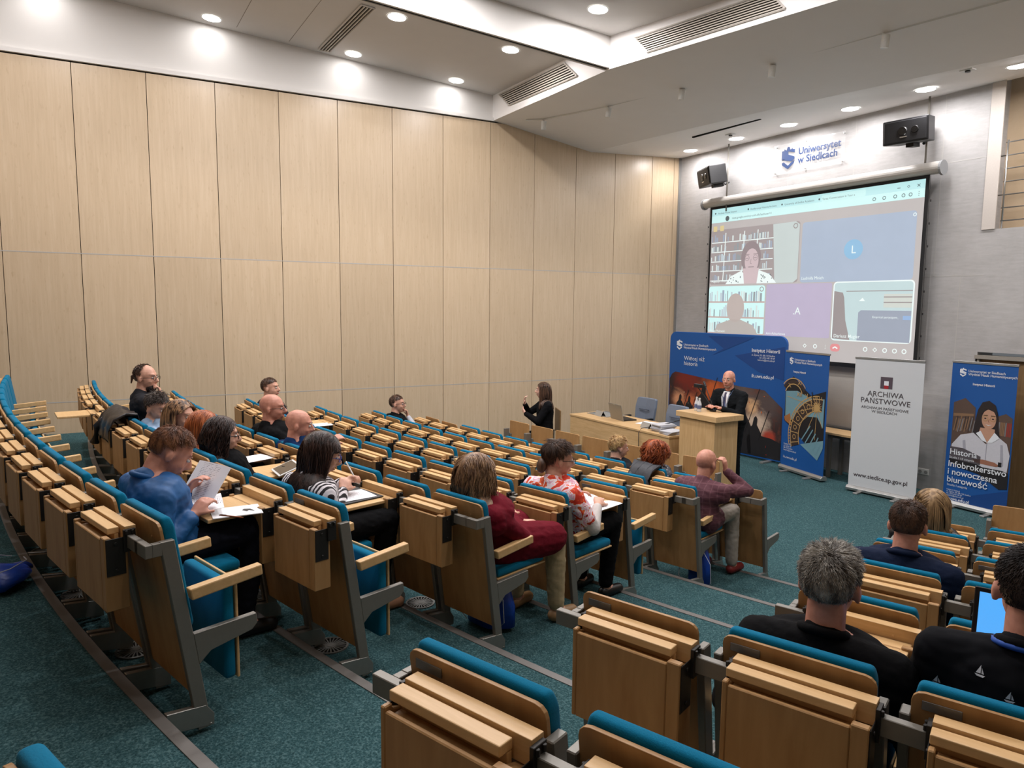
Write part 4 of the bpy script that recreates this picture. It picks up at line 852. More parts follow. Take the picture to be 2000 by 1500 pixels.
def lectern():
    X0, X1, Y0, Y1 = -7.20, -6.46, 6.98, 7.50
    t = thing('lectern', 'light-oak lectern with a thick top in front of the speaker', 'lectern', (X0, Y0, 0)); w, d = X1-X0, Y1-Y0
    b = new_bm(); box(b, 0, w, 0, d, 1.075, 1.15); obj('top', b, RAILW if False else OAKW, t, bevel=.004)
    b = new_bm(); box(b, .05, w-.05, .03, .05, 0, 1.075); obj('front_panel', b, OAKV, t, bevel=.002)
    for x in (.05, w-.07): b = new_bm(); box(b, x, x+.02, .05, d-.05, 0, 1.075); obj('side_panel', b, OAKV, t, bevel=.002)
    b = new_bm(); box(b, .07, w-.07, .06, d-.06, .55, .57); obj('shelf', b, OAKV, t)
lectern()
t = thing('microphone', 'black gooseneck microphone bending towards the speaker on the lectern', 'microphone', (-6.88, 7.36, 1.15))
b = new_bm(); cyl(b, (0, 0, 0), .045, .02, 18); obj('base', b, BLACK, t)
b = new_bm(); tube(b, [(0, 0, .02), (-.03, .0, .12), (-.10, .0, .24), (-.17, .02, .33)], .006, 8); obj('gooseneck', b, BLACK, t)
b = new_bm(); capsule(b, (-.17, .02, .33), .014, (-.21, .03, .38), .017); obj('microphone_head', b, BLACK, t)
t = thing('camera_stand', 'small black microphone clamp with angled arm at the left lectern edge', 'microphone stand', (-7.08, 7.30, 1.15))
b = new_bm(); cyl(b, (0, 0, 0), .03, .015, 14); tube(b, [(.18, .1, .015), (.06, .05, .18), (-.02, 0, .30), (-.05, 0, .34)], .008, 8); obj('arm', b, BLACK, t); b = new_bm(); box(b, -.10, .03, -.02, .03, .31, .36); obj('clamp_head', b, BLACK, t, bevel=.006)
glass = NT('clear_bottle'); glass.b.inputs['Base Color'].default_value = (.86, .9, .92, 1); glass.b.inputs['Roughness'].default_value = .08; glass.b.inputs['Alpha'].default_value = .55
for x, y, lb in ((-7.03, 7.20, 'left of the two small water bottles on the lectern'), (-6.93, 7.15, 'right of the two small water bottles on the lectern')):
    t = thing('water_bottle', lb, 'bottle', (x, y, 1.15), 0, None)
    b = new_bm(); loft(b, [[(r*math.cos(2*PI*q/16), r*math.sin(2*PI*q/16), z) for q in range(16)] for r, z in ((.026, 0), (.03, .01), (.03, .10), (.026, .125), (.012, .16), (.012, .175))]); obj('bottle_body', b, glass.m, t, smooth=True)
    b = new_bm(); cyl(b, (0, 0, .175), .014, .018, 14); obj('cap', b, WHITE, t); b = new_bm(); cyl(b, (0, 0, .045), .0305, .05, 18); obj('paper_label', b, plain('bottle_label', srgb(90, 104, 140), .5), t)

# ------------------------------------------------------------------ people
DG = bpy.context.evaluated_depsgraph_get
def remeshed(bm, name, mat, vox, it=3):
    bmesh.ops.recalc_face_normals(bm, faces=bm.faces)
    me = bpy.data.meshes.new('tmp'); bm.to_mesh(me); bm.free(); o = bpy.data.objects.new('tmp', me); COL.objects.link(o)
    r = o.modifiers.new('r', 'REMESH'); r.mode = 'VOXEL'; r.voxel_size = vox; r.use_smooth_shade = True
    if it: q = o.modifiers.new('s', 'SMOOTH'); q.iterations = it; q.factor = .5
    bpy.context.view_layer.update(); out = bpy.data.meshes.new_from_object(o.evaluated_get(DG())); bpy.data.objects.remove(o); bpy.data.meshes.remove(me)
    out.name = name; out.materials.clear(); out.materials.append(mat)
    for p in out.polygons: p.use_smooth = True
    return out
from mathutils import noise as MN
def folded(me, amp=.006, seed=0.):
    for v, n in zip(me.vertices, [Vector(q.vector) for q in me.vertex_normals]):
        p = v.co; a = MN.noise(Vector((p.x*10+seed, p.y*10, p.z*20+p.x*8)))+.6*MN.noise(Vector((p.x*26+seed, p.y*26, p.z*44+p.y*14)))
        v.co = p+n*amp*(abs(a)*1.6-.45)
    return me
def skin_mat(name, c):
    if name in MC: return MC[name]
    a = NT(name); n = a.n('ShaderNodeTexNoise', i_Scale=26., i_Detail=4.); a.l(a.coord(), n.inputs[0]); d = tuple(x*.80 for x in c[:3])+(1,)
    a.l(a.ramp(n.outputs[0], [(.35, (d[0], d[1]*.92, d[2]*.9, 1)), (.65, c)]), a.b.inputs['Base Color']); a.b.inputs['Roughness'].default_value = .5
    a.b.inputs['Subsurface Weight'].default_value = .08; a.b.inputs['Subsurface Radius'].default_value = (.02, .008, .004); MC[name] = a.m; return a.m
def cloth(name, c, rough=.9, var=.35, ns=18., bump=.5, bd=.012, sheen=.0):
    return plain(name, c, rough, ns=ns, var=var, bump=bump, bd=bd, sheen=sheen)
def hair_mat(name, c1, c2, scale=40.):
    if name in MC: return MC[name]
    a = NT(name); n = a.n('ShaderNodeTexNoise', i_Scale=scale, i_Detail=3.); a.l(a.coord((1, 1, .18)), n.inputs[0]); a.l(a.ramp(n.outputs[0], [(.38, c1), (.62, c2)]), a.b.inputs['Base Color'])
    a.b.inputs['Roughness'].default_value = .42; a.b.inputs['Specular IOR Level'].default_value = .35; MC[name] = a.m; return a.m
SK1 = skin_mat('skin_fair', srgb(214, 164, 140)); SK2 = skin_mat('skin_rosy', srgb(206, 146, 124)); SK3 = skin_mat('skin_pale', srgb(222, 178, 158))
EYEW = plain('eye_white', srgb(220, 216, 210), .2); EYED = plain('eye_dark', srgb(40, 30, 26), .2); LIPM = plain('lip', srgb(168, 92, 84), .5)

def elbow_of(S, Wr, l1, l2, pole):
    d = Wr-S; L = min(max(d.length, .12), (l1+l2)*.995); u = d.normalized(); a = (l1*l1-l2*l2+L*L)/(2*L); h = math.sqrt(max(l1*l1-a*a, 1e-6))
    p = Vector(pole); p = (p-u*p.dot(u)).normalized(); return S+u*a+p*h, S+u*L
def hand(bm, W0, d, pn, curl=.5, s=1.0, side=1, spread=1.0):
    """wrist, pointing direction, palm normal (out of the palm), curl 0..1; five fingers"""
    d = Vector(d).normalized(); pn = Vector(pn); pn = (pn-d*pn.dot(d)).normalized(); lat = d.cross(pn)*side; W0 = Vector(W0)
    rings = []
    for t, w, h in ((-.01, .026, .020), (.02, .030, .018), (.055, .040, .016), (.085, .041, .013)):
        c = W0+d*t*s; rings.append([c+lat*w*s*math.cos(2*PI*k/14)+pn*h*s*math.sin(2*PI*k/14) for k in range(14)])
    loft(bm, rings)
    for j, (o, L) in enumerate(((.030, .070), (.010, .080), (-.011, .075), (-.030, .058))):
        p = W0+d*.078*s+lat*o*s; ang = .15+curl*.35; dd = (d+lat*o*1.6*spread).normalized()
        r = .0092*s
        for seg, f in enumerate((.42, .33, .25)):
            dirv = dd*math.cos(ang)+pn*math.sin(ang); q = p+dirv*L*f*s; capsule(bm, p, r, q, r*.92, 8); p = q; r *= .92; ang += curl*(1.15 if seg == 0 else .9)+.1
    p = W0+d*.022*s+lat*.026*s; dirv = (d*.62+lat*.72+pn*.25).normalized(); r = .0112*s
    for f in (.036, .030): q = p+dirv*f*s; capsule(bm, p, r, q, r*.9, 8); p = q; r *= .9; dirv = (dirv+d*.35-lat*.25+pn*curl*.5).normalized()
def ring_at(c, T, X, rx, ry, n=20):
    X = (X-T*X.dot(T)).normalized(); Y = T.cross(X).normalized(); return [c+X*rx*math.cos(2*PI*k/n)+Y*ry*math.sin(2*PI*k/n) for k in range(n)]
PROF = ((0, .150, .115), (.10, .172, .128), (.25, .155, .118), (.42, .145, .108), (.62, .160, .115), (.80, .172, .102), (.90, .145, .080), (.97, .085, .060), (1.0, .060, .056))
def torso(bm, P0, P2, X, girth, inf, t0=0, t1=1.0, sh=1.0):
    L = (P2-P0).length; P1 = P0+Vector((0, 0, 1))*L*.55+(P2-P0)*.08-Vector((0, .02, 0))
    def B(t): return P0*(1-t)**2+P1*2*t*(1-t)+P2*t*t
    rings = []
    for t, rx, ry in PROF:
        if t < t0-1e-6 or t > t1+1e-6: continue
        T = (B(min(t+.02, 1))-B(max(t-.02, 0))).normalized(); g = girth if t < .75 else 1+(girth-1)*.4
        rings.append(ring_at(B(t), T, X, rx*g*(sh if t > .5 else 1)+inf, ry*g+inf))
    loft(bm, rings)
def head_parts(bm, M, s=1.0, neck_base=None, jaw=1.0):
    ell(bm, (0, -.012, .032), (.077*s, .098*s, .088*s), M); ell(bm, (0, .028, -.022), (.064*s*jaw, .068*s, .088*s), M); ell(bm, (0, .044, -.088), (.040*s*jaw, .036*s, .030*s), M)
    ell(bm, (0, .066, .038), (.052*s, .030*s, .016*s), M, 12, 8)
    for q in (-1, 1): ell(bm, (q*.036, .066, -.030), (.022*s, .024*s, .020*s), M, 10, 6); ell(bm, (q*.080*s, -.008, -.012), (.011, .019, .032), M @ Matrix.Rotation(0, 4, 'Z'), 10, 8)
    b0 = [M @ Vector(p) for p in ((0, .090*s, .020), (0, .114*s, -.022), (0, .092*s, -.036))]
    capsule(bm, b0[0], .009, b0[1], .0135, 10); capsule(bm, b0[1], .0125, b0[2], .014, 10)
    for q in (-1, 1): ell(bm, (q*.012, .100*s, -.028), (.009, .011, .008), M, 8, 6)
    capsule(bm, M @ Vector((-.018, .088*s, -.060)), .0075, M @ Vector((.018, .088*s, -.060)), .0075, 8); capsule(bm, M @ Vector((-.013, .088*s, -.070)), .008, M @ Vector((.013, .088*s, -.070)), .008, 8)
def face_extras(parent, M, s, brow):
    b = new_bm()
    for q in (-1, 1): ell(b, (q*.031, .084*s, .008), (.0125, .010, .0085), M, 12, 8)
    e = obj('eyes', b, EYEW, parent, smooth=True); b = new_bm()
    for q in (-1, 1): ell(b, (q*.031, .0925*s, .008), (.0055, .003, .0055), M, 10, 6)
    obj('irises', b, EYED, e); b = new_bm()
    for q in (-1, 1): capsule(b, M @ Vector((q*.016, .094*s, .030)), .0045, M @ Vector((q*.048, .085*s, .030)), .0035, 8)
    obj('eyebrows', b, brow, parent, smooth=True); b = new_bm()
    capsule(b, M @ Vector((-.020, .0925*s, -.064)), .0045, M @ Vector((.020, .0925*s, -.064)), .0045, 8); obj('lips', b, LIPM, parent, smooth=True)
def strand_mesh(paths, w):
    V, Fc = [], []
    for P in paths:
        n = len(P); base = len(V)
        for i, p in enumerate(P):
            d = (P[min(i+1, n-1)]-P[max(i-1, 0)]); u, v = frame(d if d.length > 1e-6 else (0, 0, 1)); r = w*(1 if i < n-2 else (.75 if i < n-1 else .2))
            for a in (0, 2.094, 4.189): V.append(p+u*r*math.cos(a)+v*r*math.sin(a))
        for i in range(n-1):
            for k in range(3): a, b = base+3*i+k, base+3*i+(k+1) % 3; Fc.append((a, b, b+3, a+3))
    return V, Fc
def hair(parent, M, s, mat, style, n=500, length=.04, w=.0022, wave=0., seed=1, back=None, cut=.30, part=0, crown=1, fringe=.35, vol=.012, bodyc=None, taper=1.):
    """style 'short' or 'long'; strands grown over the scalp above a base cap"""
    rr = random.Random(seed); c = Vector((0, -.012, .032)); R = Vector((.077*s, .098*s, .088*s)); Mi = M.inverted(); g = (Mi.to_3x3() @ Vector((0, 0, -1))).normalized()
    def ok(d, m=0):
        if d.y > .1 and d.z < cut+(d.y-.1)*fringe+m: return False
        if d.z < (-.62 if d.y < -.35 else -.38)+m: return False
        if abs(d.x) > .55 and d.y > -.35 and d.z < -.02+m: return False
        return d.z < .98 or crown
    b = new_bm(); N, Mm = 40, 26; grid = {}
    infl = max(.006, vol-.006) if style == 'short' else vol
    for j in range(Mm+1):
        t = PI*j/Mm
        for i in range(N):
            d = Vector((math.sin(t)*math.cos(2*PI*i/N), math.sin(t)*math.sin(2*PI*i/N), math.cos(t)))
            if ok(d, -.06): grid[i, j] = d
    vs = {}
    for k, d in grid.items():
        edge = min(1, max(0, (.10 if not ok(d, .05) else .10))*10); p = c+Vector((d.x*(R.x+infl), d.y*(R.y+infl), d.z*(R.z+infl))); vs[k] = M @ p
    bv = {k: b.verts.new(p) for k, p in vs.items()}
    for j in range(Mm):
        for i in range(N):
            q = [(i, j), ((i+1) % N, j), ((i+1) % N, j+1), (i, j+1)]
            if all(k in bv for k in q):
                try: b.faces.new([bv[k] for k in q])
                except ValueError: pass
    paths = []; tries = 0
    while len(paths) < n and tries < n*12:
        tries += 1; z = rr.uniform(-.7, 1); a = rr.uniform(0, 2*PI); q = math.sqrt(max(0, 1-z*z)); d = Vector((q*math.cos(a), q*math.sin(a), z))
        if not ok(d, .0): continue
        nrm = Vector((d.x/R.x, d.y/R.y, d.z/R.z)).normalized(); p = c+Vector((d.x*R.x, d.y*R.y, d.z*R.z))+nrm*infl*.7; P = [M @ p]
        if style == 'short':
            away = (d-Vector((0, -.45, .89))); fl = (away-nrm*away.dot(nrm)); fl = fl.normalized() if fl.length > .22 else Vector((rr.uniform(-1, 1), rr.uniform(-1, 1), 0))
            if d.y > .2 and d.z > .3: fl = (fl+Vector((.9 if part >= 0 else -.9, -.2, .2))).normalized()
            fl = (fl+Vector((rr.uniform(-1, 1), rr.uniform(-1, 1), rr.uniform(-1, 1)))*(.35+wave)).normalized(); L = length*rr.uniform(.75, 1.15)*(.40+.75*max(0, min(1, d.z+.15)))
            dv = (nrm*.40+fl*.9).normalized(); seg = 4
            for k in range(seg): p = p+dv*L/seg; dv = (dv*.8+fl*.3-nrm*.10).normalized(); P.append(M @ p)
        else:
            sx = 1 if d.x-part*.02 >= 0 else -1; fl = Vector((sx*.85, -.25, -.15)) if d.z > .3 else Vector((0, -.05, -1)); dv = (fl-nrm*fl.dot(nrm)).normalized(); dv = dv if dv.length > .1 else Vector((sx, 0, 0))
            off = infl+rr.uniform(.0, .018+.02*taper); L = length*rr.uniform(.72, 1.05); seg = max(8, int(L/.022)); st = L/seg; ph, fr, am = rr.uniform(0, 6.28), rr.uniform(.75, 1.25), wave
            for k in range(seg):
                dv = (dv*.70+g*.42).normalized() if k > 2 else (dv*.8+g*.15).normalized(); p = p+dv*st
                o2 = infl+(off-infl)*min(1, k/9); q = p-c; e = math.sqrt((q.x/(R.x+o2))**2+(q.y/(R.y+o2))**2+(q.z/(R.z+o2))**2)
                if e < 1: p = c+q/e
                # keep the face free
                if p.y > .045 and p.z < .05: p.y = .045-(p.y-.045)*.3; p.x = (abs(p.x)+.004)*(1 if p.x >= 0 else -1); p.x = math.copysign(max(abs(p.x), .078*s), p.x)
                wv = p+Vector((math.sin(ph+k*fr*.9), math.cos(ph*1.3+k*fr*.8), 0))*am*min(1, k/4)
                pw = M @ wv
                if bodyc:      # slide over shoulders and back
                    for bc, br in bodyc:
                        q2 = pw-bc; e2 = math.sqrt((q2.x/br[0])**2+(q2.y/br[1])**2+(q2.z/br[2])**2)
                        if e2 < 1: pw = bc+q2/e2
                if bodyc and pw.z < bodyc[0][0].z+.06: break
                if bodyc and pw.z < .97: pw.y = max(pw.y, -.1413*pw.z+.058)
                P.append(pw)
        paths.append(P)
    V, Fc = strand_mesh(paths, w); me = bpy.data.meshes.new('hair'); b.verts.ensure_lookup_table(); b.verts.index_update()
    cv = [v.co.copy() for v in b.verts]; cf = [[v.index for v in f.verts] for f in b.faces]; b.free(); o = len(cv)
    me.from_pydata([tuple(v) for v in cv]+[tuple(v) for v in V], [], cf+[tuple(i+o for i in f) for f in Fc]); me.materials.append(mat)
    for p in me.polygons: p.use_smooth = True
    return link('hair', me, parent)
def glasses(parent, M, s, mat):
    b = new_bm()
    for q in (-1, 1):
        P = [M @ Vector((q*.032+.024*math.cos(a), .104*s, .006+.019*math.sin(a))) for a in [2*PI*k/14 for k in range(15)]]; tube(b, P, .0022, 5)
        tube(b, [M @ Vector((q*.055, .102*s, .010)), M @ Vector((q*.080*s, .06, .010)), M @ Vector((q*.082*s, -.01, .004))], .0022, 5)
    tube(b, [M @ Vector((-.009, .106*s, .010)), M @ Vector((.009, .106*s, .010))], .0022, 5); obj('glasses', b, mat, parent)
TROU = {}
def person(name_lb, loc, rz, hc, yaw=0, pitch=0, rollh=0, skin=SK1, hs=1.06, girth=1.0, sh=1.0, top=None, topname='jacket', sleeve=1.0, under=None, bottom=None, bname='trousers', shoe=None,
           L=None, R=None, feet=None, hairspec=None, brow=None, spec=None, standing=False, hipy=.14, hipz=.52, tyaw=0, group=None, pole=(0, -.35, -1), vox=.0085, hem=0, jaw=1.0, curl=(.5, .5), collar=None, hips=None, knees=None, shl=(0, 0), fold=.0042):
    """figure in a local frame: y ahead, origin on the floor. hc = head centre"""
    t = thing('person', name_lb, 'person', loc, rz, group)
    hc = Vector(hc); M = Matrix.Translation(hc) @ Matrix.Rotation(yaw, 4, 'Z') @ Matrix.Rotation(-pitch, 4, 'X') @ Matrix.Rotation(rollh, 4, 'Y')
    nb = hc+Vector((0, -.040-.13*math.sin(pitch), -.150+.07*abs(math.sin(pitch))))                       # base of the neck
    P0 = Vector(hips) if hips else Vector((hc.x*.6 if not standing else hc.x, hipy, hipz-.03)); X = Matrix.Rotation(tyaw, 3, 'Z') @ Vector((1, 0, 0)); fwd = Matrix.Rotation(tyaw, 3, 'Z') @ Vector((0, 1, 0))
    S = {q: nb+X*q*.180*sh+Vector((0, 0, -.070))-fwd*.005+fwd*shl[0 if q < 0 else 1] for q in (-1, 1)}
    arms = {}
    for q, T in ((-1, L), (1, R)):
        W_ = Vector(T[0]) if T else Vector((q*.2, .35, .60)); pl = T[2] if T and len(T) > 2 else (q*.5, pole[1], pole[2]); e, w = elbow_of(S[q], W_, .285, .255, pl); arms[q] = (S[q], e, w)
    hipj = {q: P0+X*q*.088+Vector((0, .0, .01)) for q in (-1, 1)}; legs = {}
    for q in (-1, 1):
        if standing: k = hipj[q]+Vector((q*.01, .02, -.43)); a = Vector((hipj[q].x+q*.03, hipj[q].y-.0, .09))
        else:
            fx = feet[0 if q < 0 else 1] if feet else (q*.12, .50); k = Vector(knees[0 if q < 0 else 1]) if knees else Vector((P0.x+q*.13, P0.y+.40, hipz+.015)); a = Vector((fx[0]+P0.x, fx[1], .09 if len(fx) < 3 else fx[2]))
        legs[q] = (hipj[q], k, a)
    fdir = (lambda q: Vector((q*.12, 1, 0)).normalized())
    b = new_bm(); head_parts(b, M, hs, jaw=jaw); capsule(b, nb+Vector((0, .0, -.04)), .060, M @ Vector((0, -.022, -.055)), .056*hs, 16)
    torso(b, P0, nb, X, girth, 0, sh=sh)
    for q in (-1, 1):
        s0, e, w = arms[q]; capsule(b, nb+Vector((0, -.01, -.06))+X*q*.04, .055, s0, .050); capsule(b, s0, .052, e, .040); capsule(b, e, .040, w, .028)
        T = L if q < 0 else R; d = (w-e).normalized(); pn = Vector(T[1]) if T and T[1] else Vector((-q*.5, 0, -1)); d2 = Vector(T[3]) if T and len(T) > 3 else d
        hand(b, w, d2, pn, curl[0 if q < 0 else 1], hs*.97, side=-q if (d2.cross(pn)).dot(X) != 0 else 1)
        h, k, a = legs[q]; capsule(b, h, .078, k, .055); capsule(b, k, .055, a, .040); capsule(b, a+Vector((0, 0, -.03)), .036, a+fdir(q)*.13+Vector((0, 0, -.055)), .030)
    body = link('body', remeshed(b, 'body', skin, vox, 2), t)
    face_extras(t, M, hs, brow or hairspec[0] if (brow or hairspec) else EYED)
    if top:
        b = new_bm(); torso(b, P0, nb, X, girth, .020, 0, .97, sh=sh); capsule(b, nb+Vector((0, -.008, -.060)), .090, nb+Vector((0, -.006, -.012)), .072, 16)
        for q in (-1, 1):
            s0, e, w = arms[q]; capsule(b, nb+Vector((0, -.010, -.058))+X*q*.05, .076, s0, .072); capsule(b, nb+Vector((0, -.012, -.13))+X*q*.08, .085, s0+Vector((0, 0, -.04)), .072)
            if sleeve >= 1: capsule(b, s0, .068, e, .056); capsule(b, e, .056, w-(w-e)*.06, .040)
            else: capsule(b, s0, .074, s0.lerp(e, .5+sleeve*.5), .068)
        if hem:
            for q in (-1, 1): h, k, a = legs[q]; capsule(b, h, .116*girth, h.lerp(k, hem), .108)
        link(topname, folded(remeshed(b, topname, top, .0105, 3), fold, hc.x*31+hc.z*17), t)
    if under:     # longer sleeves below the short ones
        b = new_bm()
        for q in (-1, 1): s0, e, w = arms[q]; capsule(b, s0.lerp(e, .35), .060, e, .052); capsule(b, e, .052, w-(w-e)*.08, .036)
        link('undersleeves', remeshed(b, 'undersleeves', under, .009, 2), t)
    if collar:
        b = new_bm(); u = []
        for k in range(15): a = -PI*.80+2*PI*.80*k/14-PI/2; u.append(nb+Vector((.066*math.cos(a), .062*math.sin(a)-.004, .012-.020*math.sin(a))))
        tube(b, u, .014, 8); obj('collar', b, collar, t, smooth=True)
    if bottom:
        b = new_bm(); torso(b, P0, nb, X, girth, .014, 0, .25, sh=sh); ell(b, P0+Vector((0, .0, .0)), (.175*girth, .13*girth, .10))
        for q in (-1, 1): h, k, a = legs[q]; capsule(b, h, .098*max(1, girth*.96), k, .073); capsule(b, k, .073, a+Vector((0, 0, .03)), .056)
        link(bname, folded(remeshed(b, bname, bottom, .011, 3), fold), t)
    if shoe:
        for q in (-1, 1):
            a = legs[q][2]; b = new_bm(); capsule(b, a+Vector((0, -.02, -.045)), .042, a+fdir(q)*.15+Vector((0, 0, -.055)), .036); o = obj('shoe', b, shoe, t, smooth=True)
    if hairspec:
        mat, st, kw = hairspec; bc = [(nb+Vector((0, .01, -.19)), (.235*sh, .145*girth, .25)), (nb+Vector((0, 0, -.05)), (.10, .09, .10))] if st == 'long' else None
        hair(t, M, hs, mat, st, bodyc=bc, **kw)
    if spec: spec(t, M, hs, nb, arms, X)
    return t
def seated(lb, k, blk, i, x, y0, z, **kw):
    a, p = seat_frame(k, i, blk); kw.setdefault('hipz', .57); kw.setdefault('hips', (x*.7, .15+max(0, y0)*.15, .565)); return person(lb, p, a, (x, y0, z), **kw)

H = {n: hair_mat('hair_'+n, srgb(*a), srgb(*b)) for n, a, b in (('auburn_short', (92, 56, 36), (140, 92, 60)), ('dark_brown', (34, 22, 18), (64, 42, 34)), ('dark_blond', (96, 70, 52), (152, 118, 86)), ('brown', (52, 36, 28), (92, 66, 50)),
     ('copper', (128, 62, 28), (176, 98, 52)), ('streaked', (50, 34, 28), (168, 128, 92)), ('curly_red', (110, 48, 22), (172, 88, 46)), ('blond', (150, 112, 70), (206, 172, 120)), ('grey', (84, 78, 72), (176, 170, 160)), ('black', (24, 18, 18), (50, 38, 34)), ('greybrown', (48, 40, 36), (96, 84, 76)))}
BLK = cloth('black_wool', srgb(14, 14, 16)); NAVYS = cloth('navy_suiting', srgb(28, 38, 62)); DRK = cloth('dark_trousers', srgb(22, 24, 34)); GLB = plain('black_frames', srgb(20, 20, 24), .3)
SHB = plain('black_leather_shoe', srgb(20, 18, 18), .4)

def blue_shirt_extras(t, M, hs, nb, arms, X):
    pass
seated('man with short auburn hair in a bright blue shirt reading an open booklet', 1, 'L', 1, -.122, .22, 1.02, yaw=-.25, pitch=.62, skin=SK2, top=cloth('blue_satin_shirt', srgb(6, 88, 150), .6, var=.5, ns=9.), topname='shirt', collar=MC['blue_satin_shirt'],
       bottom=DRK, shoe=SHB, L=((-.20, .32, .78), (.3, .2, -1), (-.4, -.4, -1)), R=((.08, .24, .73), (-.3, .2, -1), (.25, -.7, -1)), hairspec=(H['auburn_short'], 'short', dict(n=3400, length=.024, w=.0011, seed=2)), girth=1.12, sh=1.08)
def stripes():
    a = NT('striped_blouse'); tc = a.n('ShaderNodeTexCoord'); w = a.n('ShaderNodeTexWave', wave_type='BANDS', bands_direction='X', i_Scale=11., i_Distortion=.7, i_Detail=1.); w.inputs['Detail Scale'].default_value = .6
    a.l(tc.outputs['Object'], w.inputs[0]); a.l(a.ramp(w.outputs[0], [(.46, srgb(28, 22, 26)), (.54, srgb(226, 220, 224))]), a.b.inputs['Base Color']); a.b.inputs['Roughness'].default_value = .8; return a.m
def watch(t, M, hs, nb, arms, X):
    s0, e, w = arms[1]; d = (w-e).normalized(); c = w-d*.02; b = new_bm(); capsule(b, c-d*.012, .036, c+d*.012, .036, 14); obj('watch_strap', b, BLACK, t, smooth=True)
    glasses(t, M, hs, plain('blue_frames', srgb(40, 60, 150), .3))
seated('woman with long dark hair in a black and white striped blouse writing at her desk', 2, 'L', 1, .004, .20, 1.03, yaw=-.45, pitch=.35, top=stripes(), topname='blouse', bottom=BLK, shoe=plain('beige_flats', srgb(176, 132, 104), .5),
       L=((-.17, .44, .78), (.5, 0, -1), (-.8, -.2, -.8)), R=((-.06, .38, .76), (-.5, 0, -1), (.35, -.4, -.9)), curl=(.9, .8), hairspec=(H['dark_brown'], 'long', dict(n=2200, length=.50, w=.0024, wave=.005, seed=3, taper=1.5)), spec=watch)
seated('woman with long wavy dark-blond hair in a burgundy coat, last seat before the aisle', 3, 'L', 0, -.04, .06, 1.02, yaw=-.12, pitch=.1, girth=1.30, sh=1.20, top=cloth('burgundy_coat', srgb(112, 20, 36), .85, var=.4), topname='coat', hem=.92,
       bottom=cloth('beige_trousers', srgb(186, 166, 130)), shoe=plain('tan_shoe', srgb(150, 116, 78), .5), L=((.02, .40, .66), (0, 0, -1), (-.9, -.2, -.6)), R=((-.02, .36, .70), (0, 0, -1), (1, -.2, -.6)), feet=((-.10, .52), (.22, .56)), knees=((-.12, .54, .58), (.19, .54, .57)),
       hairspec=(H['dark_blond'], 'long', dict(n=2800, length=.40, w=.0024, wave=.011, seed=4, taper=2.0)))
def floral():
    a = NT('floral_dress'); v = a.coord((1, 1, 1)); n = a.n('ShaderNodeTexNoise', i_Scale=11., i_Detail=2.5, i_Distortion=1.8); a.l(v, n.inputs[0])
    a.l(a.ramp(n.outputs[0], [(.36, srgb(206, 50, 28)), (.42, srgb(226, 96, 40)), (.47, srgb(238, 222, 226)), (.55, srgb(232, 168, 190)), (.62, srgb(240, 226, 228)), (.70, srgb(190, 28, 46))], 'CONSTANT'), a.b.inputs['Base Color']); a.b.inputs['Roughness'].default_value = .75; return a.m
def bun(t, M, hs, nb, arms, X):
    b = new_bm(); ell(b, (0, -.115, -.055), (.050, .035, .055), M); obj('hair_bun', b, H['brown'], t, smooth=True); glasses(t, M, hs, GLB)
    b = new_bm(); tube(b, [nb+Vector((.055*math.cos(q), .05*math.sin(q), .012)) for q in [2*PI*k/16 for k in range(17)]], .010, 6); obj('scarf', b, plain('dark_scarf', srgb(50, 36, 60), .8), t, smooth=True)
seated('woman with pinned-up brown hair and glasses in an orange and pink floral blouse', 4, 'L', 0, -.021, .07, 1.10, yaw=-.55, pitch=.15, top=floral(), topname='blouse', sleeve=.35, under=cloth('white_sleeves', srgb(206, 200, 196)), bottom=BLK, bname='skirt', shoe=SHB,
       L=((-.10, .34, .77), (.4, 0, -1), (-.8, -.2, -.8)), R=((.14, .33, .745), (-.3, .2, -1), (.6, -.5, -.8)), hairspec=(H['brown'], 'short', dict(n=2600, length=.055, w=.0012, wave=-.25, seed=5, vol=.012)), spec=bun)
def gl(t, M, hs, nb, arms, X): glasses(t, M, hs, GLB)
seated('woman with curly dark-brown bob in black, a tablet computer on her desk', 2, 'L', 3, -.069, .05, 1.01, yaw=-.4, pitch=.12, top=BLK, topname='sweater', bottom=DRK, shoe=SHB, hairspec=(H['dark_brown'], 'long', dict(n=1800, length=.33, w=.0026, wave=.013, seed=6, taper=2.2)), spec=gl)
seated('woman with long straight copper-red hair in the row of conversing listeners', 2, 'L', 4, .005, .08, .995, yaw=-.6, pitch=.2, top=cloth('grey_blue_top', srgb(92, 106, 120)), topname='sweater', bottom=DRK, hairspec=(H['copper'], 'long', dict(n=900, length=.42, w=.004, seed=7)))
seated('woman with shoulder-length dark hair streaked blond, beside the man in light blue', 2, 'L', 5, -.026, .08, 1.02, yaw=-1.0, pitch=.1, top=cloth('slate_top', srgb(96, 110, 120)), topname='sweater', bottom=DRK, hairspec=(H['streaked'], 'long', dict(n=900, length=.36, w=.004, seed=8)))
seated('man with tousled grey-brown hair in a light blue shirt', 2, 'L', 6, -.084, .05, 1.02, yaw=-1.1, pitch=.25, top=cloth('light_blue_shirt', srgb(150, 172, 198)), topname='shirt', bottom=DRK, hairspec=(H['greybrown'], 'short', dict(n=1700, length=.042, w=.002, wave=.2, seed=9)))
def beard(t, M, hs, nb, arms, X):
    b = new_bm(); ell(b, (0, .050, -.095), (.052, .05, .050), M); ell(b, (0, .080, -.075), (.036, .022, .022), M); obj('beard', b, H['black'], t, smooth=True)
    b = new_bm(); ell(b, (0, -.125, .0), (.022, .03, .022), M); capsule(b, M @ Vector((0, -.14, 0)), .014, M @ Vector((0, -.15, -.06)), .006); obj('ponytail', b, H['brown'], t, smooth=True); glasses(t, M, hs, GLB)
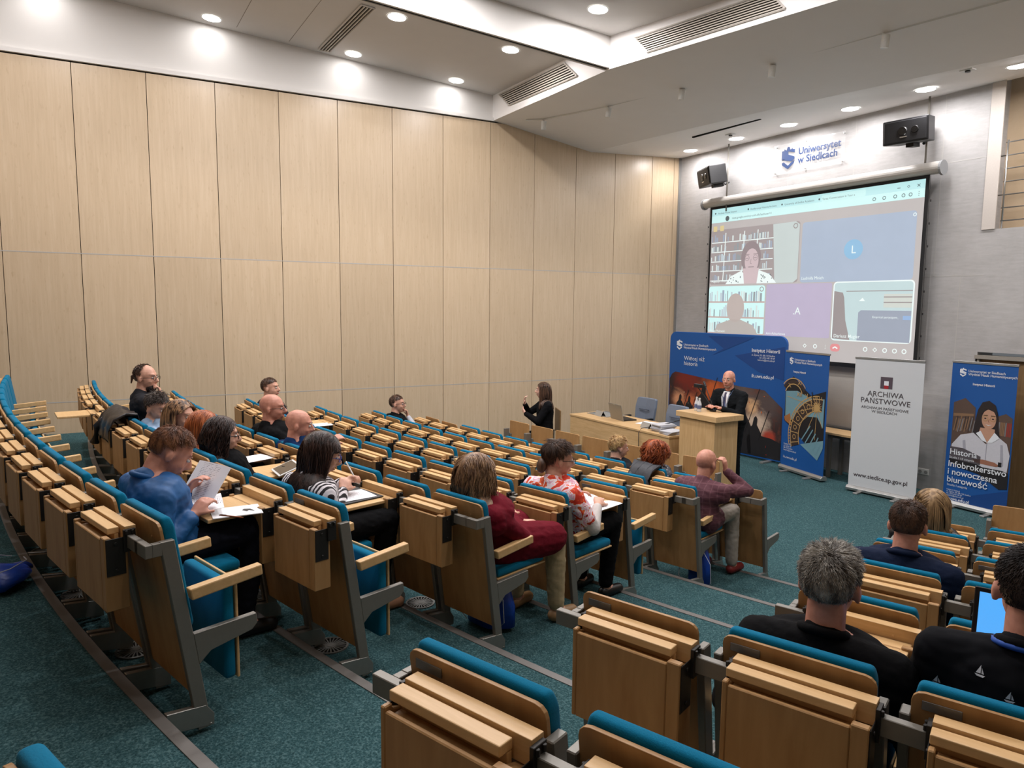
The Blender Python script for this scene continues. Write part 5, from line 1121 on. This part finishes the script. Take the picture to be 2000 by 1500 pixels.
seated('bearded man with a small ponytail and dark blazer, chin in hand', 2, 'L', 8, -.049, .16, 1.19, yaw=-.75, pitch=.05, top=cloth('charcoal_blazer', srgb(44, 44, 48)), bottom=DRK, L=((-.1, .4, .75), None), R=((.05, .27, 1.01), (-.2, -1, .2), (.7, .3, -.8), (-.2, -.2, 1)), curl=(.5, 1.),
       hairspec=(H['brown'], 'short', dict(n=900, length=.025, w=.002, seed=10, cut=1.2, fringe=.0, crown=0)), spec=beard, hipz=.60)
def stub(t, M, hs, nb, arms, X):
    b = new_bm(); ell(b, (0, .044, -.085), (.043, .044, .034), M); obj('beard', b, plain('stubble', srgb(120, 92, 80), .9), t, smooth=True); glasses(t, M, hs, GLB)
seated('bald man with glasses and a black sweater in the middle of the left block', 3, 'L', 5, -.199, .02, 1.13, yaw=-.7, pitch=.05, skin=SK2, girth=1.1, top=BLK, topname='sweater', bottom=DRK, brow=H['brown'], L=((-.1, .4, .8), None), R=((.1, .42, .84), None), spec=stub)
seated('bald older man in a royal-blue suit jacket with bowed shoulders', 3, 'L', 4, -.128, 0, 1.06, yaw=-.6, pitch=.15, skin=SK2, girth=1.16, sh=1.06, top=cloth('royal_navy_jacket', srgb(22, 50, 94)), bottom=DRK, brow=H['grey'])
seated('dark-haired man in a dark jacket, farthest back by the left wall', 4, 'L', 10, -.085, .03, 1.125, yaw=-.7, top=cloth('dark_blue_jacket', srgb(34, 40, 58)), bottom=DRK, hairspec=(H['brown'], 'short', dict(n=900, length=.018, w=.0022, seed=11)))
seated('man with glasses, black vest and white sleeves resting his chin on his hand', 6, 'L', 10, .092, .12, 1.04, yaw=-.75, top=BLK, topname='vest', sleeve=0, under=cloth('white_shirt_sleeves', srgb(190, 190, 196)), bottom=DRK, R=((.14, .26, .86), (-.2, -1, .2), (.7, .3, -.8), (-.1, -.2, 1)), curl=(.5, 1.), hairspec=(H['brown'], 'short', dict(n=900, length=.020, w=.0022, seed=12)), spec=gl)
def lany(t, M, hs, nb, arms, X):
    b = new_bm(); tube(b, [nb+Vector((.072*math.cos(q), .066*math.sin(q), .006-.016*math.sin(q))) for q in [2*PI*k/16 for k in range(17)]], .006, 6); obj('lanyard', b, plain('purple_lanyard', srgb(70, 50, 120), .7), t, smooth=True)
seated('person with short blond hair in a black jacket in the first row', 7, 'L', 3, -.05, .10, 1.02, yaw=-.45, pitch=.1, top=cloth('dark_grey_jacket', srgb(36, 38, 42)), bottom=DRK, hairspec=(H['blond'], 'short', dict(n=1500, length=.038, w=.002, seed=13)), spec=lany)
def dots():
    a = NT('dotted_blouse'); v = a.n('ShaderNodeTexVoronoi', i_Scale=42.); a.l(a.coord(), v.inputs[0]); a.l(a.ramp(v.outputs[0], [(.22, srgb(200, 200, 206)), (.28, srgb(34, 36, 46))]), a.b.inputs['Base Color']); return a.m
seated('person with curly red hair in a dark dotted blouse in the first row', 7, 'L', 2, -.04, .08, 1.045, yaw=-.2, pitch=.1, top=dots(), topname='blouse', bottom=DRK, hairspec=(H['curly_red'], 'long', dict(n=1500, length=.19, w=.0032, wave=.026, seed=14, taper=2.4, vol=.02)))
def plaid():
    a = NT('maroon_jacket'); v = a.coord((1, 1, 1)); b1 = a.n('ShaderNodeTexWave', bands_direction='X', i_Scale=6.); b2 = a.n('ShaderNodeTexWave', bands_direction='Z', i_Scale=6.); a.l(v, b1.inputs[0]); a.l(v, b2.inputs[0])
    m = a.n('ShaderNodeMath', operation='MAXIMUM'); a.l(b1.outputs[0], m.inputs[0]); a.l(b2.outputs[0], m.inputs[1]); a.l(a.ramp(m.outputs[0], [(.9, srgb(88, 48, 58)), (1., srgb(106, 66, 74))]), a.b.inputs['Base Color']); a.b.inputs['Roughness'].default_value = .85; return a.m
seated('bald man in a maroon checked jacket and light trousers leaning his head on his hand', 6, 'L', 0, .104, .25, 1.065, yaw=-.1, pitch=.15, skin=SK2, girth=1.12, sh=1.08, top=plaid(), bottom=cloth('light_grey_trousers', srgb(176, 168, 158)), shoe=plain('dark_red_shoe', srgb(124, 34, 34), .5), brow=H['brown'],
       L=((-.12, .48, .80), None), R=((.235, .36, 1.0), (-1, -.1, .2), (.8, .4, -.8), (-.1, -.1, 1)), curl=(.5, .7), feet=((-.10, .50), (.16, .56)), hem=.25)
seated('man with thick wavy grey hair in a black sweater, seen from behind at lower right', 2, 'R', 1, .014, .15, 1.04, yaw=.02, pitch=.05, skin=SK2, hs=1.05, girth=1.12, sh=1.12, top=BLK, topname='sweater', bottom=DRK, collar=BLK, hairspec=(H['grey'], 'short', dict(n=6000, length=.030, w=.0011, wave=.30, seed=15, vol=.013)))
seated('man with short brown hair in a navy suit jacket on the right-hand aisle', 4, 'R', 0, .022, .12, 1.08, yaw=.05, pitch=.12, skin=SK2, hs=1.02, sh=1.12, girth=1.08, top=NAVYS, bottom=DRK, collar=NAVYS, hairspec=(H['brown'], 'short', dict(n=4600, length=.022, w=.0011, seed=16)))
seated('woman with straight shoulder-length blond hair in a black leather jacket', 6, 'R', 0, -.037, .08, 1.05, yaw=.15, top=plain('black_leather', srgb(22, 22, 25), .35, bump=.3, ns=14., bd=.01), bottom=DRK, hairspec=(hair_mat('hair_ash_blond', srgb(120, 94, 66), srgb(172, 142, 104)), 'long', dict(n=1800, length=.26, w=.0022, seed=17)))
def boats(t, M, hs, nb, arms, X):
    sh = [c for c in t.children if c.name.startswith('shirt')][0]; bpy.context.view_layer.update(); b = new_bm()
    for x, z in ((-.20, -.13), (-.13, -.22), (-.03, -.10), (.07, -.21), (.16, -.12), (-.17, -.32), (-.06, -.30), (.03, -.33), (.13, -.30), (-.10, -.06), (.20, -.22), (.09, -.07)):
        o = Vector((nb.x+x, -1.0, nb.z+z)); ok_, hit, nr, _ = sh.ray_cast(o, Vector((0, 1, 0)))
        if not ok_: continue
        for P in (((-.012, -.004), (.013, -.004), (.008, -.009), (-.007, -.009)), ((-.009, -.001), (.002, -.001), (.002, .020)), ((.004, -.001), (.010, -.001), (.004, .014))):
            A = []
            for px, pz in P:
                k2, h2, n2, _ = sh.ray_cast(o+Vector((px, 0, pz)), Vector((0, 1, 0))); A.append(b.verts.new((h2 if k2 else hit)+Vector((0, -.003, 0))))
            b.faces.new(A)
    obj('sailboat_print', b, plain('sail_white', srgb(212, 212, 216), .7), t)
    b = new_bm(); tube(b, [nb+Vector((.080*math.cos(q), .074*math.sin(q), .006-.016*math.sin(q))) for q in [2*PI*k/16 for k in range(17)]], .009, 6); obj('lanyard', b, plain('blue_lanyard', srgb(30, 80, 170), .7), t, smooth=True)
def boat_shirt():
    a = NT('black_print_shirt'); v = a.coord((9, 1, 9)); vo = a.n('ShaderNodeTexVoronoi', i_Scale=1.15); vo.inputs['Randomness'].default_value = .5; a.l(v, vo.inputs[0])
    a.b.inputs['Base Color'].default_value = srgb(15, 16, 20); a.b.inputs['Roughness'].default_value = .9; a.b.inputs['Specular IOR Level'].default_value = .12; return a.m
seated('man with dark hair in a black shirt with tiny white sailboats, using a laptop', 2, 'R', 2, .022, .20, 1.13, yaw=.1, pitch=.12, skin=SK2, hs=1.08, girth=1.12, sh=1.12, top=boat_shirt(), topname='shirt', bottom=DRK, collar=BLK, hairspec=(H['black'], 'short', dict(n=4200, length=.022, w=.0012, seed=18)),
       L=((-.12, .42, .76), None), R=((.14, .42, .76), None), spec=boats)
# interpreter on a chair before the desk
def inter_chair():
    t = thing('wooden_chair', 'brown wooden chair under the woman gesturing in front of the left wall', 'chair', (-9.12, 6.05, 0), 2.75)
    b = new_bm(); box(b, -.21, .21, -.21, .21, .43, .46); obj('seat', b, BROWNW, t, bevel=.01)
    b = new_bm(); box(b, -.19, .19, -.235, -.215, .60, .98); obj('backrest', b, BROWNW, t, bevel=.01)
    for x in (-.18, .18):
        for y in (-.20, .18): b = new_bm(); tube(b, [(x, y, 0), (x, y, .44 if y > 0 else .62)], .014, 8); obj('leg', b, STEEL, t)
inter_chair()
person('woman with long brown hair in black gesturing with raised hands by the left wall', (-9.12, 6.05, 0), 2.75, (0, .02, 1.27), yaw=-.30, pitch=.0, skin=SK3, top=cloth('black_dress', srgb(16, 16, 19)), topname='dress', bottom=MC['black_dress'], bname='skirt', shoe=SHB, hips=(0, 0, .53), hipz=.53, hs=1.05,
       L=((-.04, .30, .92), (0, -1, 0), (-.8, -.3, -1), (.6, .3, .5)), R=((.02, .30, 1.06), (-.3, -.8, 0), (.8, -.2, -1), (-.1, .1, 1)), curl=(.6, .5), knees=((-.09, .44, .52), (.09, .46, .54)), feet=((-.08, .50), (.08, .40)), hairspec=(H['brown'], 'long', dict(n=700, length=.46, w=.004, seed=20)))
def badge(t, M, hs, nb, arms, X):
    sh = plain('white_shirt', srgb(226, 226, 230), .7); tie = plain('striped_tie', srgb(52, 48, 78), .6)
    f = Matrix.Rotation(0, 3, 'Z') @ Vector((0, 1, 0)); y = nb.y+.138
    b = new_bm(); P = [(-.045, -.02), (.045, -.02), (.055, -.10), (.012, -.40), (-.012, -.40), (-.055, -.10)]
    A = [b.verts.new((nb.x+x, y-.065+min(.06, -z*.55), nb.z+z)) for x, z in P]; Bv = [b.verts.new((nb.x+x, y-.13+min(.06, -z*.55), nb.z+z)) for x, z in P]
    b.faces.new(A); b.faces.new(Bv[::-1])
    for i in range(6): b.faces.new((A[i], A[(i+1) % 6], Bv[(i+1) % 6], Bv[i]))
    obj('shirt_front', b, sh, t)
    b = new_bm(); P = [(-.016, -.03), (.016, -.03), (.012, -.06), (.026, -.32), (0, -.36), (-.026, -.32), (-.012, -.06)]
    A = [b.verts.new((nb.x+x, y-.056+min(.06, -z*.55), nb.z+z)) for x, z in P]; Bv = [b.verts.new((nb.x+x, y-.07+min(.06, -z*.55), nb.z+z)) for x, z in P]; b.faces.new(A); b.faces.new(Bv[::-1])
    for i in range(7): b.faces.new((A[i], A[(i+1) % 7], Bv[(i+1) % 7], Bv[i]))
    obj('tie', b, tie, t)
    b = new_bm(); box(b, nb.x-.075, nb.x+.005, y+.012, y+.018, nb.z-.30, nb.z-.235); obj('name_badge', b, WHITE, t)
    b = new_bm(); tube(b, [nb+Vector((-.07, .03, .0)), nb+Vector((-.06, .10, -.08)), nb+Vector((-.035, .15, -.24))], .004, 5); tube(b, [nb+Vector((.07, .03, .0)), nb+Vector((.05, .10, -.08)), nb+Vector((-.035, .15, -.24))], .004, 5); obj('lanyard', b, plain('blue_grey_lanyard', srgb(90, 110, 150), .7), t)
    b = new_bm(); ell(b, (0, .048, -.088), (.041, .040, .032), M); obj('beard', b, plain('grey_stubble', srgb(170, 140, 126), .9), t, smooth=True)
person('bald speaker in a dark suit, white shirt and tie standing at the lectern', (-6.92, 7.76, 0), PI+.12, (0, .08, 1.575), yaw=.25, pitch=.05, skin=SK2, girth=1.22, sh=1.14, top=cloth('black_suit', srgb(24, 27, 30)), bottom=MC['black_suit'], shoe=SHB, standing=True, hips=(0, -.02, .93),
       L=((-.10, .36, 1.20), (0, 0, -1), (-.7, -.4, -1)), R=((.10, .34, 1.20), (0, 0, -1), (.7, -.4, -1)), curl=(.4, .4), brow=H['grey'], spec=badge)

# ------------------------------------------------------------------ things the listeners brought
def at(k, i, blk, x, y, z):
    a, p = seat_frame(k, i, blk); return p+Vector((x*math.cos(a)-y*math.sin(a), x*math.sin(a)+y*math.cos(a), z)), a
LID = .706
def printed():
    a = NT('printed_page'); tc = a.n('ShaderNodeTexCoord'); sp = a.n('ShaderNodeSeparateXYZ'); a.l(tc.outputs['Object'], sp.inputs[0])
    w = a.n('ShaderNodeTexWave', bands_direction='Y', i_Scale=34.); a.l(tc.outputs['Object'], w.inputs[0]); n = a.n('ShaderNodeTexNoise', i_Scale=55.); a.l(tc.outputs['Object'], n.inputs[0])
    m = a.n('ShaderNodeMath', operation='MULTIPLY'); a.l(w.outputs[0], m.inputs[0]); a.l(n.outputs[0], m.inputs[1])
    ax = a.n('ShaderNodeMath', operation='ABSOLUTE'); a.l(sp.outputs[0], ax.inputs[0]); g1 = a.n('ShaderNodeMath', operation='LESS_THAN'); g1.inputs[1].default_value = .082; a.l(ax.outputs[0], g1.inputs[0])
    ay = a.n('ShaderNodeMath', operation='ABSOLUTE'); a.l(sp.outputs[1], ay.inputs[0]); g2 = a.n('ShaderNodeMath', operation='LESS_THAN'); g2.inputs[1].default_value = .12; a.l(ay.outputs[0], g2.inputs[0])
    m2 = a.n('ShaderNodeMath', operation='MULTIPLY'); a.l(g1.outputs[0], m2.inputs[0]); a.l(g2.outputs[0], m2.inputs[1]); m3 = a.n('ShaderNodeMath', operation='MULTIPLY'); a.l(m.outputs[0], m3.inputs[0]); a.l(m2.outputs[0], m3.inputs[1])
    a.l(a.ramp(m3.outputs[0], [(.42, srgb(236, 236, 240)), (.56, srgb(150, 150, 158))]), a.b.inputs['Base Color']); a.b.inputs['Roughness'].default_value = .7; return a.m
PRINT = printed()
def page(parent, name, M, w=.105, h=.148, bend=.012):
    b = new_bm(); n = 8; r = []
    for i in range(n+1): x = -w+2*w*i/n; z = bend*math.sin(PI*i/n); r.append([M @ Vector((x, -h, z)), M @ Vector((x, h, z)), M @ Vector((x, h, z-.0015)), M @ Vector((x, -h, z-.0015))])
    loft(b, r); me = mesh_of(b, name, PRINT, smooth=False)
    # keep the page's own axes for the printed lines
    inv = M.inverted(); me.transform(inv); return link(name, me, parent, M)
# open booklet held by the man in blue
LID = .706
p, a = at(1, 1, 'L', -.10, .38, LID)
t = thing('open_booklet', 'large open booklet of printed pages held by the man in the blue shirt', 'booklet', p, a)
page(t, 'raised_page', Matrix.Translation((-.10, .03, .100)) @ Matrix.Rotation(.15, 4, 'Z') @ Matrix.Rotation(.95, 4, 'X'), .15, .125)
page(t, 'lower_page', Matrix.Translation((.02, -.04, .030)) @ Matrix.Rotation(-.35, 4, 'Z') @ Matrix.Rotation(.10, 4, 'X'), .15, .11)
p, a = at(1, 1, 'L', .08, .46, LID)
t = tag(thing('programme_leaflet', 'white leaflet with a small black mark lying under the open booklet', 'leaflet', p, a-.3), 'white leaflet with a small black mark lying under the open booklet', 'leaflet')
b = new_bm(); box(b, -.09, .09, -.12, .12, 0, .004); obj('sheets', b, PAPER, t); b = new_bm(); prism(b, [(0, .03), (.03, .05), (.012, .06), (.035, .085), (-.01, .07), (-.02, .04)], .004, .0055, 'z'); obj('printed_mark', b, BLACK, t)
def pen(p, a, lb, m, tilt=0, L=.14):
    t = thing('pen', lb, 'pen', p, a); M = Matrix.Rotation(tilt, 4, 'Y'); b = new_bm(); tube(b, [M @ Vector((-L/2, 0, 0)), M @ Vector((L/2-.02, 0, 0)), M @ Vector((L/2, 0, 0))], [.0045, .0045, .001], 8); obj('barrel', b, m, t, smooth=True)
    b = new_bm(); tube(b, [M @ Vector((-L/2+.005, 0, .006)), M @ Vector((-L/2+.04, 0, .006))], .0012, 5); obj('clip', b, CHROME, t)
p, a = at(1, 1, 'L', .16, .40, LID+.005); pen(p, a+.5, 'orange-brown pen lying on the open desk beside the booklet', plain('copper_pen', srgb(150, 80, 40), .3, .6))
# striped woman's folder
p, a = at(2, 1, 'L', -.14, .44, LID+.001)
t = thing('document_folder', 'black open folder with a white sheet under the writing hands', 'folder', p, a)
b = new_bm(); box(b, -.17, .20, -.14, .16, 0, .008); obj('cover', b, plain('folder_black', srgb(24, 24, 26), .5), t, bevel=.003)
page(t, 'top_sheet', Matrix.Translation((.07, .0, .011)) @ Matrix.Rotation(-.1, 4, 'Z'), .105, .13, .002)
p, a = at(2, 1, 'L', -.12, .48, .86); pen(p, a+.4, 'white pen held upright by the woman in stripes', WHITE, 1.0)
# floral woman's book
p, a = at(4, 0, 'L', .0, .43, LID)
t = thing('open_book', 'open book with white pages in front of the woman in florals', 'book', p, a)
page(t, 'left_page', Matrix.Translation((-.10, .04, .012)) @ Matrix.Rotation(.1, 4, 'Y'), .10, .13, .012); page(t, 'right_page', Matrix.Translation((.10, .0, .012)) @ Matrix.Rotation(-.12, 4, 'Y'), .10, .13, .012)
p, a = at(6, 0, 'L', -.05, .48, LID); b = new_bm(); box(b, -.05, .05, -.035, .035, 0, .035); t = tag(obj('glasses_case', b, plain('case_navy', srgb(26, 26, 44), .4), bevel=.01, seg=3), 'small dark glasses case on the desk before the bald man in maroon', 'case'); t.location = p; t.rotation_euler = (0, 0, a)
# tablet computer on the curly-haired woman's lap desk
p, a = at(2, 3, 'L', .08, .44, LID+.04)
t = thing('tablet_computer', 'tablet computer in a white frame propped before the woman with curly dark hair', 'tablet', p, a-.2); M = Matrix.Rotation(.35, 4, 'X')
b = new_bm(); box(b, -.12, .12, -.085, .085, 0, .008, M=M); k = obj('case', b, WHITE, t, bevel=.003); b = new_bm(); box(b, -.105, .105, -.07, .07, .008, .0095, M=M); obj('display', b, plain('tablet_screen', srgb(96, 84, 70), .2, var=.6, ns=30.), k)
p, a = at(2, 3, 'L', .08, .44, .50); t = tag(thing('handbag', 'black handbag standing under the tablet computer', 'bag', p, a), 'black handbag standing under the tablet computer', 'bag')
b = new_bm(); box(b, -.12, .12, -.05, .05, 0, .17); obj('bag_body', b, BLK, t, bevel=.03, seg=3); b = new_bm(); tube(b, [(-.08, 0, .16), (-.06, 0, .25), (.06, 0, .25), (.08, 0, .16)], .006, 6); obj('handle', b, BLACK, t)
for k, i, x, y, r, lb in ((3, 4, -.05, .45, .2, 'white sheet on the open desk before the two bald men'), (4, 9, .0, .44, 0, 'white sheets on the far open desk by the left wall')):
    p, a = at(k-1 if k == 3 else k, i if k == 3 else i, 'L', x, y+.0, LID+.002); b = new_bm(); box(b, -.105, .105, -.148, .148, 0, .002); t = tag(obj('paper_sheet', b, PAPER), lb, 'paper'); t.location = p; t.rotation_euler = (0, 0, a+r)
# laptop of the man at lower right
p, a = at(2, 2, 'R', .055, .48, LID)
t = thing('laptop', 'open laptop with bright blue screen in front of the man with the sailboat shirt', 'laptop', p, a)
b = new_bm(); box(b, -.18, .18, -.14, .10, 0, .016); obj('base', b, BLACK, t, bevel=.003); b = new_bm(); box(b, -.165, .165, -.06, .06, .016, .018); obj('keyboard', b, STEELD, t)
M = Matrix.Translation((0, .10, .012)) @ Matrix.Rotation(-.18, 4, 'X'); b = new_bm(); box(b, -.185, .185, 0, .010, 0, .26, M=M); l = obj('lid', b, BLACK, t, bevel=.003)
b = new_bm(); box(b, -.170, .170, -.002, .0, .015, .245, M=M); obj('display', b, emis('laptop_screen', srgb(40, 150, 225), 1.1), l)
# drawstring bags
BAGB = plain('bag_blue_nylon', srgb(20, 70, 178), .35, bump=.4, ns=16., var=.4, bd=.01)
def sack(lb, p, rz, w=.17, d=.09, h=.36, lie=False, letters=False):
    t = thing('drawstring_bag', lb, 'bag', p, rz); b = new_bm(); rings = []; rr = random.Random(int(w*1000)+int(h*100))
    for z, f in ((0, .75), (.03, 1.0), (.4, 1.02), (.7, .86), (.85, .55), (.93, .30), (1.0, .42)):
        rings.append([Vector((w*f*(1+.08*math.sin(3*q+z*5))*math.cos(q), d*f*(1+.1*math.sin(4*q+z*7))*math.sin(q)+.02*z, z*h)) for q in [2*PI*k/24 for k in range(24)]])
    M = Matrix.Translation((0, 0, d)) @ Matrix.Rotation(-PI/2*.96, 4, 'X') if lie else Matrix.Identity(4)
    loft(b, [[M @ q for q in r] for r in rings]); k = obj('bag_body', b, BAGB, t, smooth=True)
    b = new_bm(); tube(b, [M @ Vector(q) for q in ((-.04, -.05, h*.9), (-.13, -.10, h*.6), (-.14, -.10, h*.2), (-.12, -.08, .03))], .003, 5); tube(b, [M @ Vector(q) for q in ((.04, -.05, h*.9), (.15, -.08, h*.6), (.16, -.08, h*.2), (.12, -.07, .03))], .003, 5); obj('cord', b, plain('cord_white', srgb(190, 196, 206), .7), t)
    if letters: text(k, 'Instytut\nHistorii', -.08, h*.42, .045, INKW, y=-d*1.04)
p, a = at(3, 0, 'L', -.06, .20, 0); sack('bright blue drawstring bag hanging under the seat of the woman in burgundy', (p.x, p.y, p.z+.02), a+.2, letters=True)
p, a = at(6, 0, 'L', .15, .10, 0); sack('bright blue drawstring bag standing beside the bald man in maroon', (p.x, p.y, p.z), a, .10, .07, .40)
sack('blue drawstring bag lying on the carpet at the left edge', (-4.80, -.60, 7*RISE+.002), .9, .17, .06, .32, True)
# draped jackets
def draped(lb, k, i, blk, m, w=.26, z0=.60, shift=0):
    a, p = seat_frame(k, i, blk); t = thing('draped_jacket', lb, 'jacket', p, a); b = new_bm(); prof = [(.045, z0+.04), (.05, .80), (.03, .955), (-.06, .985), (-.165, .93), (-.215, .84), (-.235, z0)]
    R1 = []
    for j in range(21):
        x = -w+2*w*j/20+shift; r = []
        for n_, (y, z) in enumerate(prof): r.append(Vector((x+.02*math.sin(n_*2+j), lean(z)+y+.035+.014*MN.noise(Vector((x*14, n_*1.3, 3))), z+.03*MN.noise(Vector((x*9, n_*.9, 1))))))
        r += [q+Vector((0, .0, -.02)) for q in r[::-1]]
        R1.append(r)
    loft(b, R1); me = mesh_of(b, 'jacket_body', m, smooth=True); link('jacket_body', me, t)
    b = new_bm(); tube(b, [(-w*.7+shift, -.20, .90), (-w*.85+shift, -.30, .80), (-w*1.0+shift, -.33, .66)], [.05, .045, .04], 12); obj('sleeve', b, m, t, smooth=True)
draped('black leather jacket draped over the seat behind the man in light blue', 2, 7, 'L', plain('draped_leather', srgb(24, 24, 28), .35, bump=.4, ns=14., bd=.01), w=.28, z0=.76)
draped('dark grey puffer jacket over the seatback between the two first-row listeners', 7, 2, 'L', plain('puffer_grey', srgb(48, 50, 56), .6, bump=.5, ns=10., bd=.012), w=.14, z0=.78)
